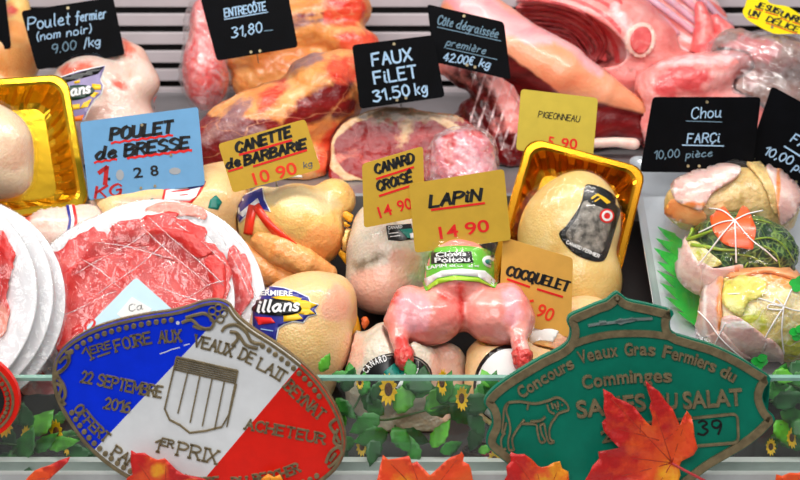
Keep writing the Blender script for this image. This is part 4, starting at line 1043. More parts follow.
# middle: green savoy leaves and a carrot flower
t0 = trest(738, 258, 46)
C2 = thing('stuffed_cabbage', 'dark green savoy stuffed cabbage tied with a carrot flower on top', 'stuffed cabbage', tpm(738, 298), SG)
_, f2 = blob('cabbage', C2, [('e', 742, 248, 52, 36, 46, -8, 0), ('e', 722, 266, 42, 36, 44, 0, .002), ('e', 768, 256, 28, 30, 40)], t0, M['cabbage_green'], k=.01, bump=(.0024, 90), register='silver')
slab('ham_slice', C2, f2, [(680, 232), (685, 228), (689, 240), (694, 252), (700, 262), (704, 276), (702, 290), (692, 287), (682, 276), (679, 256)], 'ham', 1.4, .006, .005, lambda x, y: (0, max(0, 1 - abs(x - 684) / 3), 0))
slab('ham_slice', C2, f2, [(700, 262), (714, 268), (730, 266), (742, 264), (738, 276), (726, 288), (712, 298), (700, 290)], 'ham', 1.4, .005, .004, lambda x, y: (max(0, 1 - abs(x - 736) / 6), .2, 0))
slab('stuffing', C2, f2, [(688, 246), (698, 242), (712, 254), (722, 264), (704, 268), (694, 258)], 'cabbage_leaf', 1.4, .004, .004, lambda x, y: (0, .5, 0))
for pts in ([(686, 242), (700, 237), (716, 231)], [(694, 246), (710, 248), (722, 250), (738, 250)], [(692, 226), (694, 232), (690, 240)]):
    s = surf_map(f2, 1.4); obj('leaf_rib', tube([s(x, y, .003) for x, y in catmull(pts, False, 5)], np.array((.0026, .0014)), 8), M['cabbage_rib'], C2)
for pts in ([(752, 240), (770, 238), (784, 246), (794, 262)], [(730, 254), (750, 256), (764, 264), (770, 272)], [(740, 222), (756, 220), (772, 224)], [(694, 222), (706, 216), (720, 215)], [(764, 246), (776, 254), (780, 268)], [(748, 262), (742, 270)]):
    s = surf_map(f2, 1.4); obj('leaf_rib', tube([s(x, y, .0006) for x, y in catmull(pts, False, 5)], np.array((.0013, .0007)), 6), M['cabbage_rib'], C2)
slab('carrot_flower', C2, f2, [(721, 211), (727, 215), (732, 222), (735, 224), (738, 219), (742, 213), (748, 217), (751, 225), (754, 233), (752, 243), (751, 249), (741, 248), (731, 247), (724, 244), (717, 236), (714, 228), (713, 222), (717, 219)], 'carrot', 1.4, .0085, .007, None, .001)
kn = (735, 226)
for pts in ([kn, (724, 218), (710, 216), (700, 219)], [kn, (722, 228), (704, 236)], [kn, (722, 240), (710, 256), (702, 266)], [kn, (736, 245), (735, 262)], [kn, (748, 240), (762, 250), (774, 259)], [kn, (746, 221), (760, 218)]):
    string_on(C2, f2, pts, 1.4, .0009, lift=.0095)

# rear: cabbage with ham, partly under the black tags
t0 = trest(732, 206, 42)
C1 = thing('stuffed_cabbage', 'beige stuffed cabbage draped with ham, rearmost on the silver tray', 'stuffed cabbage', tpm(732, 240), SG)
_, f1 = blob('cabbage', C1, [('e', 738, 202, 52, 36, 44, 0, 0), ('e', 700, 204, 36, 28, 40), ('e', 770, 208, 28, 30, 40)], t0, M['cabbage_tan'], k=.01, bump=(.002, 70), register='silver')
slab('ham_slice', C1, f1, [(674, 188), (684, 178), (700, 172), (720, 168), (740, 170), (736, 180), (722, 188), (710, 196), (702, 208), (688, 206), (678, 200)], 'ham', 1.4, .006, .005, lambda x, y: (max(0, 1 - abs(y - 205) / 4), max(0, 1 - abs(y - 186 + (x - 700) * .3) / 4), 0))
slab('ham_slice', C1, f1, [(764, 168), (778, 172), (790, 184), (798, 196), (792, 212), (780, 222), (776, 206), (772, 188)], 'ham', 1.4, .006, .005, lambda x, y: (max(0, 1 - abs(x - 776) / 4), .2, 0))
slab('ham_slice', C1, f1, [(672, 202), (680, 200), (700, 208), (706, 216), (696, 222), (680, 218), (668, 212)], 'ham_orange', 1.4, .005, .004, None, lab='orange-brown edge of ham')
slab('cabbage_flap', C1, f1, [(746, 166), (750, 160), (758, 164), (768, 176), (776, 196), (776, 214), (770, 206), (764, 188), (756, 176)], 'cabbage_tan', 1.4, .004, .003, lambda x, y: (max(0, .9 - abs(x - 768) / 8), 0, 0), .002)

# green plastic grass dividers lying on the tray
for lab, bl in (('green plastic grass divider beside the dark green savoy cabbage', [((682, 246), (657, 230), 4.5), ((684, 256), (655, 243), 5), ((686, 272), (653, 254), 6.5), ((688, 282), (656, 268), 5)]),
                ('green plastic grass divider beside the front yellow cabbage', [((700, 300), (656, 277), 6), ((702, 310), (659, 290), 6.5), ((704, 320), (664, 304), 6), ((708, 330), (676, 318), 5)])):
    th = thing('grass_divider', lab, 'garnish', tpm(690, 285), 'green plastic grass dividers')
    for k, (B, T, w_) in enumerate(bl):
        B, T = np.array(B, float), np.array(T, float); d = T - B; nn = np.array((-d[1], d[0])) / np.linalg.norm(d)
        o = [B + nn * w_, B + d * .35 + nn * w_ * .9, B + d * .4 + nn * w_ * 1.25, B + d * .7 + nn * w_ * .6, T, B + d * .65 - nn * w_ * .6, B + d * .4 - nn * w_ * .9, B - nn * w_]
        emit('blade', poly2d(o, 5), tpm, .002 + .0012 * k, .0007, M['grass_plastic'], th, liftf=lambda x, y, B=B: .010 * (abs(x - B[0]) / 45) ** 1.5)
# film drawn over the tray
tr0 = trest(738, 258, 46)
v, q, _ = blob_mesh([('c', [(738, 204, 46, trest(732, 206, 42) - tr0), (738, 256, 54, 0), (765, 318, 60, trest(763, 318, 48) - tr0)]), ('c', [(678, 200, 12, trest(678, 200, 10) - tr0), (672, 262, 14, trest(672, 262, 12) - tr0), (690, 330, 12, trest(690, 330, 10) - tr0)]), ('w', TP + TN * .004, -TN)], tr0, .05, .004, grd=False, avoid=False, register=False, wob=lambda P: .0014 * np.sin(P[..., 0] * 190 + P[..., 1] * 120) * np.sin(P[..., 1] * 150))
obj('film_wrap', (cw(v), q), M['film'], [o for o in ROOT if o.name == 'silver_tray'][0])
# parsley sprigs at the frame edge on the front cabbage
for (x, y), lab in (((797, 284), 'small green parsley sprig behind the front cabbage at the right edge'), ((797, 333), 'small green parsley leaf on the front cabbage at the right edge'), ((759, 362), 'small green sprig at the foot of the front stuffed cabbage')):
    s = surf_map(f3, 1.4); th = thing('parsley_sprig', lab, 'garnish', s(min(x, 788), y, .004))
    for k in range(4):
        a = k * 1.7; c = (x + 4 * math.cos(a), y + 4 * math.sin(a)); p = s(min(max(c[0], 725), 815), min(max(c[1], 280), 350), .006); mpp = plane_map(p, nrm(35, 10 * k))
        emit('leaf', poly2d(catmull([(c[0] - 5, c[1]), (c[0] - 1, c[1] - 4), (c[0] + 5, c[1] - 2), (c[0] + 3, c[1] + 3), (c[0] - 2, c[1] + 4)], True, 3)), mpp, .001 * k, .0006, M['grass_plastic'], th)
# ------------------------------------------------------------------ poultry and rabbit, front to back
def decal(name, th, f, outline, mat, t_from=1.35, lift=.0008, step=4, sm=0, **kw):
    P = catmull(outline, True, 3) if sm else outline
    return emit(name, poly2d(P, step), surf_map(f, t_from), lift, .0008, M[mat], th, smooth=True, **kw)
def print_(th, f, m2, mat, t_from=1.35, lift=.0014, name='label_lettering'):
    return emit(name, m2, surf_map(f, t_from), lift, .0004, M[mat], th)

# rabbit
rb = thing('rabbit', 'skinned pink rabbit hindquarters with a green label band, below the LAPIN tag', 'rabbit', W(460, 340, 1.59))
_, f = blob('body', rb, [('e', 431, 318, 37, 28, 34, 16, -.004), ('e', 496, 317, 36, 29, 34, -16, -.004), ('e', 405, 315, 19, 27, 24, -10, -.012), ('e', 519, 314, 15, 25, 22, 10, -.012), ('c', [(458, 304, 28, .010), (458, 282, 35, .012), (459, 270, 33, .014)]),
    ('c', [(398, 322, 14, -.020), (400, 342, 9, -.040), (403, 352, 9, -.046)]), ('c', [(522, 320, 12, -.020), (518, 342, 8, -.040), (522, 352, 9, -.046)]), ('e', 411, 297, 17, 12, 20), ('e', 507, 294, 16, 12, 20), ('-c', [(463, 300, 1.5, -.055), (463, 330, 3, -.05), (463, 345, 6, -.03)])], 1.585, M['rabbit'], k=.007, vox=.002, grd=False, avoid=True, bump=(.0012, 60),
    paint=[(0, ('c', [(460, 288, 3), (461, 312, 3), (463, 326, 2)])), (0, ('e', 396, 298, 5, 6, 60)), (1, ('e', 412, 312, 16, 22, 60)), (1, ('e', 512, 306, 10, 20, 60)), (2, ('e', 463, 342, 5, 9, 60)), (0, ('c', [(440, 293, 2), (452, 300, 2)])), (0, ('e', 520, 345, 6, 8, 60)), (0, ('e', 402, 345, 6, 8, 60))])
for px in (404, 522):
    _, ft = blob('leg_end', rb, [('e', px, 359, 10, 12, 11, 0, -.046), ('e', px - 3, 352, 7, 8, 9, 0, -.046), ('e', px + 3, 353, 7, 7, 9, 0, -.046)], 1.585, M['rabbit_tip'], k=.004, vox=.0016, grd=False, avoid=False, bump=(.0016, 160), label='dark red cut end of the leg')
band = [(419, 256), (432, 249), (458, 246), (484, 249), (497, 257), (498, 272), (495, 288), (478, 280), (455, 278), (438, 282), (426, 291), (422, 275)]
lb = decal('label_band', rb, f, band, 'label_green', sm=1)
decal('label_strip', lb, f, [(425, 279), (442, 271), (462, 269), (484, 271), (495, 281), (494, 287), (478, 277), (455, 275), (438, 278), (427, 287)], 'label_white', lift=.0014)
decal('label_strip', lb, f, [(427, 287), (438, 279), (455, 276), (478, 278), (494, 288), (478, 282), (455, 280), (438, 284), (428, 291)], 'label_lime', lift=.0014)
decal('label_box', lb, f, [(432, 253), (471, 252), (473, 263), (432, 264)], 'label_black', lift=.0014)
decal('label_box', lb, f, disc2d((489, 262), 7.5, 16, 5.5, .4), 'label_white', lift=.0014); decal('label_box', lb, f, disc2d((488, 262.5), 4, 12, 2.5, .4), 'label_teal', lift=.0020)
print_(lb, f, j2(font2d('Clovis', (437, 257.5), (466, 256.5), 4, .02), font2d('Poitou', (436, 263), (469, 262), 4.6, .02)), 'label_white', lift=.0022)
print_(lb, f, j2(font2d('LAPIN', (428, 270), (447, 267), 3.5, .02), stroke2d('du xx', (450, 267), (478, 267), 2.6, .6)), 'label_white', lift=.0015)
decal('label_box', lb, f, [(421, 263), (426, 260), (427, 268), (423, 270)], 'label_white', lift=.0014)
v, q, _ = blob_mesh([('c', [(458, 290, 33, .012), (458, 276, 41, .013), (459, 268, 38, .014)]), ('e', 440, 246, 16, 10, 16, 0, .01), ('e', 480, 246, 16, 10, 16, 0, .01)], 1.585, .006, .003, grd=False, avoid=False, register=False, wob=lambda P: .0012 * np.sin(P[..., 0] * 380 + P[..., 1] * 120) * np.sin(P[..., 1] * 260))
obj('film_wrap', (cw(v), q), M['film'], rb)

# wrapped pink roast behind the LAPIN tag
rs = thing('wrapped_roast', 'shrink-wrapped pink roast between the LAPIN tag and the red sirloin', 'meat', W(466, 180, 1.80))
_, f = blob('body', rs, [('e', 466, 152, 30, 24, 30), ('e', 464, 176, 35, 26, 34), ('e', 448, 160, 18, 24, 26)], 1.775, M['roast_pink'], k=.012, bump=(.003, 60), paint=[(0, ('c', [(450, 134, 6), (448, 160, 5)])), (0, ('e', 478, 132, 14, 5, 60))])
v, q, _ = blob_mesh([('e', 466, 152, 33, 27, 33), ('e', 464, 178, 38, 29, 36), ('e', 446, 160, 20, 26, 28)], 1.775, .014, .003, grd=False, avoid=False, register=False, wob=lambda P: .0018 * np.sin(P[..., 0] * 300 + P[..., 1] * 300) * np.sin(P[..., 1] * 230))
obj('film_wrap', (cw(v), q), M['film_milky'], rs)

PG = 'dressed poultry on the counter'
# front-left chicken with the blue flame-edged label
c = thing('chicken', 'creamy chicken with a blue flame-edged label, between the meat plate and the rabbit', 'poultry', base_pt(305, 380, 1.62), PG)
_, f = blob('body', c, [('e', 300, 335, 52, 60, 46, 0, 0), ('e', 318, 306, 36, 34, 40, 30, .004), ('e', 338, 300, 16, 22, 22, 0, .01), ('c', [(330, 305, 14, .01), (345, 318, 9, .016)]), ('e', 285, 385, 50, 45, 46, 0, .01)], 1.59, M['skin_beige'], k=.014, paint=[(0, ('e', 338, 304, 16, 20, 60)), (1, ('e', 300, 350, 26, 30, 60))])
flame = [(254, 290), (268, 287), (284, 289), (297, 293), (308, 298), (310, 303), (318, 305), (314, 310), (316, 314), (308, 316), (303, 322), (293, 321), (284, 324), (278, 328), (276, 340), (262, 336), (254, 330)]
lb = decal('label_edge', c, f, inset(flame, -1.4), 'label_white', sm=0); decal('label_field', lb, f, flame, 'label_blue', lift=.0014)
for p in ([(290, 300), (306, 301), (317, 305), (310, 309), (296, 308)], [(298, 308), (309, 309), (315, 314), (306, 315), (298, 314)], [(284, 315), (298, 314), (303, 319), (294, 321), (284, 322)], [(272, 298), (290, 296), (302, 299), (300, 302), (280, 301)]): decal('label_flame', lb, f, p, 'label_yellow', lift=.0020)
decal('label_oval', lb, f, disc2d((276, 308), 26, 22, 8, .05), 'label_black', lift=.0026); decal('label_flash', lb, f, [(256, 317), (272, 318), (276, 323), (260, 325)], 'label_red', lift=.0022)
print_(lb, f, stroke2d('illans', (259, 313), (298, 311), 11, 2.3, shear=.25), 'label_white', lift=.0032); print_(lb, f, font2d('FERMIERE', (258, 296), (293, 297), 5, .03), 'label_white', lift=.0022); print_(lb, f, line2d([(262, 329), (274, 331)], 1), 'label_sky', lift=.0022)
for pts, m in (([(352, 318, 7), (354, 332, 8), (350, 344, 7)], 'foot_yellow'), ([(364, 322, 6), (352, 336, 7), (342, 350, 6)], 'foot_orange'), ([(346, 352, 7), (332, 362, 6), (322, 364, 5)], 'foot_orange')):
    blob('foot', c, [('c', pts)], 1.625, M[m], k=.004, vox=.002, grd=False, bump=(.001, 120))

# duck in front, under the rabbit
c = thing('duck', 'pale speckled duck with a dark oval CANARD label, lying under the rabbit', 'poultry', base_pt(395, 420, 1.58), PG)
_, f = blob('body', c, [('e', 396, 378, 52, 58, 48, 0, 0), ('c', [(352, 345, 16, .01), (372, 360, 24, .004), (372, 400, 26, 0)]), ('c', [(446, 362, 20, .006), (440, 395, 22, .0), (430, 425, 18, 0)]), ('e', 398, 425, 46, 40, 44, 0, .004), ('e', 428, 432, 34, 34, 40, 0, .0)], 1.588, M['skin_duck'], k=.010, bump=(.0012, 50), paint=[(0, ('e', 446, 385, 20, 40, 60)), (0, ('e', 352, 352, 14, 18, 60)), (1, ('e', 420, 440, 40, 26, 60))])
lb = decal('label_band', c, f, disc2d((396, 377), 36, 26, 24, -.05), 'label_black'); decal('label_edge', lb, f, disc2d((396, 377), 34, 26, 22.5, -.05), 'label_photo', lift=.0012); decal('label_field', lb, f, disc2d((396, 377), 33, 26, 21.5, -.05), 'label_black', lift=.0016)
print_(lb, f, arc2d('CANARD', [(368, 374), (374, 366), (388, 361)], 6, font2d, bold=.02), 'label_white', lift=.0022); print_(lb, f, stroke2d('CANARD', (372, 391), (398, 391), 4, .8), 'label_white', lift=.0022)
decal('label_spot', lb, f, [(396, 362), (410, 362), (404, 374), (388, 380), (384, 372)], 'label_teal', lift=.0022); decal('label_spot', lb, f, [(404, 374), (418, 368), (414, 384), (396, 388)], 'label_white', lift=.0022)

# cockerel front right of it
c = thing('cockerel', 'small pale cockerel with a round black-edged label, left of the green plaque', 'poultry', base_pt(505, 420, 1.58), PG)
_, f = blob('body', c, [('e', 505, 385, 44, 48, 44, 0, 0), ('e', 500, 360, 34, 26, 34), ('e', 540, 392, 40, 44, 40, 0, .01), ('e', 505, 430, 44, 40, 44, 0, .004)], 1.592, M['skin_beige'], k=.012)
lb = decal('label_edge', c, f, disc2d((506, 384), 32, 30, 39, .2), 'label_black'); decal('label_field', lb, f, disc2d((507, 386), 30, 30, 37, .2), 'paper_white', lift=.0014); decal('label_spot', lb, f, [(496, 381), (508, 379), (514, 384), (506, 384)], 'label_red', lift=.002)

# chicken with the white paper behind it
c = thing('chicken', 'beige chicken with a white paper patch, under the COCQUELET tag', 'poultry', base_pt(545, 350, 1.68), PG)
_, f = blob('body', c, [('e', 550, 338, 46, 38, 40), ('e', 585, 325, 36, 30, 34, 0, .02), ('e', 540, 365, 40, 36, 40, 0, .01)], 1.648, M['skin_beige'], k=.012, paint=[(0, ('e', 565, 345, 14, 10, 60))])
decal('paper_patch', c, f, [(533, 320), (545, 321), (560, 329), (553, 342), (540, 340), (530, 344), (528, 332)], 'paper_white')

# grey duck with the small dark label
c = thing('duck', 'plump greyish duck with a small dark label, left of the rabbit', 'poultry', base_pt(385, 315, 1.74), PG)
_, f = blob('body', c, [('e', 388, 255, 42, 46, 44, 0, .006), ('e', 383, 284, 37, 31, 40, 0, -.002), ('e', 378, 225, 24, 24, 30, 0, .02), ('c', [(412, 300, 20, .006), (420, 270, 20, .01)])], 1.675, M['skin_duck'], k=.014, paint=[(0, ('e', 380, 290, 34, 26, 60)), (1, ('e', 368, 262, 16, 6, 60, 20)), (0, ('e', 406, 262, 16, 14, 60))])
lb = decal('label_field', c, f, [(386, 226), (411, 224), (414, 239), (400, 241), (388, 240)], 'label_black'); decal('label_flash', lb, f, [(399, 230), (411, 229), (414, 239), (407, 238)], 'label_teal', lift=.0014); decal('label_flash', lb, f, [(409, 234), (414, 233), (414, 239), (410, 239)], 'label_white', lift=.0018)
print_(lb, f, j2(font2d('CANARD', (388, 230), (402, 228.5), 3, .02), line2d([(389, 234), (398, 233)], .8), line2d([(390, 237), (400, 236)], .8)), 'label_white')

# canette with red ribbon and blue label
c = thing('duckling', 'golden dressed duck with a red ribbon and blue label, under the CANETTE tag', 'poultry', base_pt(300, 285, 1.75), PG)
_, f = blob('body', c, [('e', 300, 220, 42, 36, 44, -20, 0), ('e', 318, 234, 26, 32, 38, 0, -.002), ('e', 334, 200, 22, 22, 28, -35, .010), ('e', 264, 222, 26, 36, 36, 0, .006), ('e', 262, 278, 26, 22, 30, 0, .004)], 1.715, M['skin_canette'], k=.010, vox=.0021, bump=(.0008, 70),
    paint=[(0, ('e', 262, 278, 40, 24, 60)), (0, ('e', 320, 244, 26, 18, 60, 20)), (2, ('e', 300, 198, 42, 14, 60, -10))])
for wl in ([(262, 240, 13, -.022), (280, 250, 17, -.032), (306, 262, 15, -.034), (330, 273, 8, -.030)], [(247, 254, 13, -.012), (268, 272, 15, -.026), (300, 286, 11, -.024)]):
    blob('wing', c, [('c', wl)], 1.715, M['skin_canette'], k=.006, vox=.0018, grd=False, avoid=False, bump=(.0014, 90), paint=[(0, ('c', [(q[0], q[1], q[2] + 14) for q in wl]))])
ne = blob('neck_end', c, [('c', [(340, 238, 14, .01), (352, 242, 11, 0)]), ('e', 356, 240, 9, 12, 12)], 1.70, M['skin_canette'], k=.005, vox=.002, grd=False, bump=(.0012, 110), paint=[(1, ('e', 356, 240, 7, 9, 60))], label='neck end with red cut')
for pts in ([(336, 216, 5), (344, 214, 5), (350, 218, 5)], [(334, 226, 5), (345, 224, 6), (352, 228, 4)], [(336, 250, 6), (341, 246, 7), (348, 262, 4)]): blob('foot', c, [('c', pts)], 1.70, M['foot_yellow'], k=.003, vox=.0018, grd=False, bump=(.001, 130))
fold = [(233, 200), (250, 194), (262, 189), (264, 200), (270, 211), (256, 208), (248, 213), (240, 222), (236, 212)]
lb = decal('label_edge', c, f, inset(fold, -1.4), 'label_white'); decal('label_field', lb, f, fold, 'label_blue', lift=.0014); decal('label_flash', lb, f, [(240, 214), (258, 199), (260, 203), (244, 217)], 'label_white', lift=.002)
string_pts = ([(254, 206), (251, 220), (249, 234)], [(256, 206), (268, 222), (282, 236), (295, 246)])
for pts in string_pts: emit('ribbon', line2d(pts, 8, smooth_n=5), surf_map(f, 1.35), .0026, .0012, M['ribbon_red'], c, smooth=True)
s_ = surf_map(f, 1.35); obj('label_wing', tube([s_(234, 196, .004), s_(262, 186, .006), s_(285, 181, .006), s_(302, 180, .004)], np.array((.003, .0035, .003, .0015)), 8, 4), M['label_white'], c)

# birds behind the big meat plate
c = thing('chicken', 'pale chicken with a tricolour ribbon, under the gold tray at the left', 'poultry', base_pt(50, 260, 1.78), PG)
_, f = blob('body', c, [('e', 45, 236, 62, 40, 48), ('e', 90, 232, 36, 32, 40), ('e', -10, 240, 50, 36, 46)], 1.735, M['skin_pink'], k=.012, paint=[(0, ('e', 18, 222, 14, 10, 60))])
for dx, m in ((0, 'label_blue'), (3, 'label_white'), (6, 'label_red')): emit('ribbon', line2d([(67 + dx, 204), (69 + dx, 214), (70 + dx, 222), (67 + dx, 236)], 2.8, smooth_n=4), surf_map(f, 1.35), .0012, .0008, M[m], c)
c = thing('chicken', 'cream chicken with a red and white label, under the POULET DE BRESSE tag', 'poultry', base_pt(165, 240, 1.78), PG)
_, f = blob('body', c, [('e', 160, 220, 66, 42, 46), ('e', 215, 212, 40, 46, 44, 0, .01), ('e', 120, 216, 32, 34, 40), ('c', [(190, 190, 18, .01), (225, 175, 14, .02)])], 1.745, M['skin_beige'], k=.012, paint=[(0, ('e', 150, 205, 30, 10, 60))])
lb = decal('label_edge', c, f, [(161, 203), (164, 190), (198, 183), (206, 182), (201, 192), (192, 203)], 'label_red'); decal('label_field', lb, f, [(164, 201), (166, 191), (197, 185), (201, 187), (196, 197), (190, 201)], 'label_white', lift=.0014); decal('label_corner', lb, f, [(186, 188), (206, 182), (203, 187), (190, 190)], 'label_blue', lift=.0019)
print_(lb, f, j2(line2d([(168, 193), (190, 190)], 1.2), line2d([(168, 197), (188, 195)], 1.0)), 'label_red')
decal('seal', c, f, [(147, 203), (152, 198), (158, 201), (161, 206), (154, 208), (148, 209)], 'label_teal'); decal('seal', c, f, [(210, 200), (216, 195), (222, 202), (218, 210), (208, 208)], 'label_teal')

# ------------------------------------------------------------------ the raised shelf: chickens and big cuts
c = thing('chicken', 'yellow corn-fed chicken at the upper left corner behind the POULET FERMIER tag', 'poultry', base_pt(15, 75, 2.0), PG)
blob('body', c, [('e', 6, 52, 34, 40, 42), ('c', [(18, 6, 12, .01), (20, 34, 13), (14, 60, 22)]), ('e', -10, 120, 56, 60, 50)], 1.99, M['skin_canette'], k=.012, paint=[(0, ('e', 10, 50, 30, 30, 60)), (1, ('e', 11, 10, 5, 6, 60))])
c = thing('chicken', 'white bagged chicken with a violet flame-edged label, right of the POULET FERMIER tag', 'poultry', base_pt(105, 125, 1.97), PG)
prc = [('e', 92, 88, 40, 34, 42), ('c', [(118, 55, 18, .01), (132, 60, 16, .006), (146, 82, 13, 0)]), ('e', 138, 84, 18, 18, 24), ('e', 118, 100, 30, 26, 36), ('e', 100, 130, 60, 40, 46)]
_, f = blob('body', c, prc, 1.93, M['skin_pink'], k=.012, paint=[(0, ('e', 116, 84, 8, 6, 60)), (0, ('c', [(126, 40, 4), (132, 58, 4)])), (0, ('e', 80, 70, 20, 6, 60))])
blob('foot', c, [('c', [(140, 108, 4, .01), (148, 104, 5, .005), (152, 98, 4, 0), (156, 92, 3)])], 1.93, M['rabbit_tip'], k=.003, vox=.0018, grd=False)
blob('foot', c, [('c', [(142, 100, 6, .01), (150, 108, 5, .01)])], 1.93, M['label_black'], k=.003, vox=.0018, grd=False, label='dark foot')
lab = [(60, 78), (78, 72), (92, 69), (105, 66), (100, 80), (103, 86), (101, 94), (94, 100), (88, 110), (84, 120), (62, 122)]
lb = decal('label_edge', c, f, inset(lab, -1.2), 'label_white'); decal('label_field', lb, f, lab, 'label_violet', lift=.0014); decal('label_stripe', lb, f, [(60, 78), (92, 69), (104, 67), (98, 74), (62, 84)], 'label_black', lift=.002)
for p in ([(92, 84), (101, 85), (101, 90), (92, 90)], [(92, 92), (99, 93), (94, 98), (90, 96)], [(84, 103), (92, 99), (88, 107), (80, 109)], [(69, 106), (80, 104), (80, 109), (70, 111)], [(74, 82), (80, 80), (80, 83), (75, 84)]): decal('label_flame', lb, f, p, 'label_yellow', lift=.002)
decal('label_flash', lb, f, [(70, 118), (84, 115), (82, 121), (68, 122)], 'label_orange', lift=.002)
decal('label_oval', lb, f, disc2d((74, 93), 21, 18, 7.5, -.12), 'label_dark_green', lift=.0026); print_(lb, f, stroke2d('illans', (61, 98), (90, 93), 10, 2.2, shear=.2), 'label_white', lift=.0032)
v, q, _ = blob_mesh([('e', 92, 88, 44, 38, 46), ('e', 118, 100, 36, 32, 40), ('e', 100, 130, 64, 44, 50)], 1.93, .014, .0035, register=False, avoid=False, wob=lambda P: .0016 * np.sin(P[..., 0] * 300 + P[..., 1] * 200) * np.sin(P[..., 1] * 230))
obj('bag', (cw(v), q), M['film'], c)

BG = 'large cuts on the raised shelf'
# sirloin, cut face forward
c = thing('sirloin', 'dark red boneless sirloin with a fatty top edge, below the FAUX FILET tag', 'meat', base_pt(400, 190, 1.88), BG)
_, f = blob('body', c, [('e', 392, 146, 62, 40, 50, 4), ('e', 440, 150, 46, 38, 46, -6), ('e', 352, 172, 24, 22, 34), ('p', 400, 150, -.008, 0, .10, -1)], 1.875, M['beef_red'], k=.010, bump=(.0014, 60),
    paint=[(0, lambda px, py, v: np.clip(1.4 - np.abs(np.sqrt(((px - 398) / 70) ** 2 + ((py - 150) / 38) ** 2) - 1) / .08, 0, 1)), (1, ('e', 400, 112, 60, 9, 400)), (0, ('c', [(410, 112, 7), (406, 128, 4), (402, 146, 2)])), (2, ('c', [(340, 158, 2), (358, 156, 2), (376, 168, 2)])), (0, ('e', 345, 186, 16, 6, 400)), (0, ('e', 420, 115, 40, 5, 400))])
# dark rib rack
def ribs(slope, freq, ph=0, lo=0, hi=1): return lambda px, py, v: np.clip(np.sin((px + slope * py) * freq + ph) * 1.2 + .1, lo, hi)
c = thing('rib_rack', 'dark red rack of ribs beneath the CÔTE tag, left of the PIGEONNEAU tag', 'meat', base_pt(490, 170, 1.95), BG)
blob('body', c, [('c', [(446, 68, 10, 0), (470, 78, 14, 0), (500, 96, 18, 0), (512, 128, 22, .004), (512, 160, 24, .01)]), ('e', 485, 128, 34, 40, 24, -30, .016), ('e', 470, 160, 40, 34, 34, 0, .02)], 1.925, M['lamb'], k=.010, bump=(.002, 60), wob=lambda P: .0016 * np.sin((P[..., 0] * .8 + P[..., 1] * .35) * 2 * math.pi / .017),
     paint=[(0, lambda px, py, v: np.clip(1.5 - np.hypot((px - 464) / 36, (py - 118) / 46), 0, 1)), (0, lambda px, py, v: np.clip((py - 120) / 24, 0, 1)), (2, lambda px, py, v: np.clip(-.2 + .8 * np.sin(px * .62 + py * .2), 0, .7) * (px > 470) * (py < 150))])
# rib of beef
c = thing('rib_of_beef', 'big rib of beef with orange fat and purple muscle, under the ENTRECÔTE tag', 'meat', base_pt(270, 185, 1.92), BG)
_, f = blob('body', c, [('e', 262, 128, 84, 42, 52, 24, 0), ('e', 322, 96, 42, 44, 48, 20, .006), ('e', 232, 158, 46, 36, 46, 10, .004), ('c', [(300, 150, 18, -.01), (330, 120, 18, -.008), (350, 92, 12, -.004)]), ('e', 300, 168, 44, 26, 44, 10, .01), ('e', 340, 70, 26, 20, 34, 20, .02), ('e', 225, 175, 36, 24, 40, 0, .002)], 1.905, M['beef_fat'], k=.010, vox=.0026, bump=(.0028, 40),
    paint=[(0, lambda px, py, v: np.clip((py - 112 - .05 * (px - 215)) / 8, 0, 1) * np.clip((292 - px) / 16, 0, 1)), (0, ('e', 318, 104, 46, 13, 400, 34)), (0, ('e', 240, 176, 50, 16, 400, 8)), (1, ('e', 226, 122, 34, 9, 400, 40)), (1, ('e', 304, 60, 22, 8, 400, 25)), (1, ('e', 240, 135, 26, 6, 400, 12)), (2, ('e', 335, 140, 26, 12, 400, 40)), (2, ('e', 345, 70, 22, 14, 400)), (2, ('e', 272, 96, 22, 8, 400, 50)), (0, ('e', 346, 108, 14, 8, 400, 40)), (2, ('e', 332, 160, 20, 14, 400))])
c = thing('rib_of_beef', 'fatty orange beef piece behind the ENTRECÔTE tag, at the top of the shelf', 'meat', base_pt(300, 90, 2.05), BG)
_, f = blob('body', c, [('c', [(250, 42, 36, 0), (300, 24, 34, 0), (340, 10, 28, 0)]), ('e', 345, 8, 26, 22, 30), ('e', 350, 44, 34, 22, 30, -20, -.01), ('e', 290, 80, 60, 40, 40, 0, .01)], 2.03, M['beef_fat'], k=.010, bump=(.003, 45),
    paint=[(2, ('e', 345, 10, 24, 18, 400)), (2, ('e', 358, 44, 24, 14, 400, -20)), (1, ('e', 310, 22, 30, 3, 400, 10)), (0, ('e', 318, 14, 26, 3, 400, 8))])
c = thing('wrapped_meat', 'small bagged pink joint at the left behind the ENTRECÔTE tag', 'meat', base_pt(205, 90, 2.04), BG)
blob('body', c, [('e', 204, 28, 15, 32, 28, 0, 0), ('e', 206, 70, 24, 40, 34, 0, .0)], 2.02, M['lamb_cut'], k=.012, bump=(.002, 60))
v, q, _ = blob_mesh([('e', 203, 28, 19, 35, 31, 0, 0), ('e', 206, 72, 27, 42, 37, 0, .0)], 2.02, .014, .0035, register=False, avoid=False, wob=lambda P: .0018 * np.sin(P[..., 0] * 300 + P[..., 1] * 240) * np.sin(P[..., 1] * 200))
obj('bag', (cw(v), q), M['film_milky'], c)

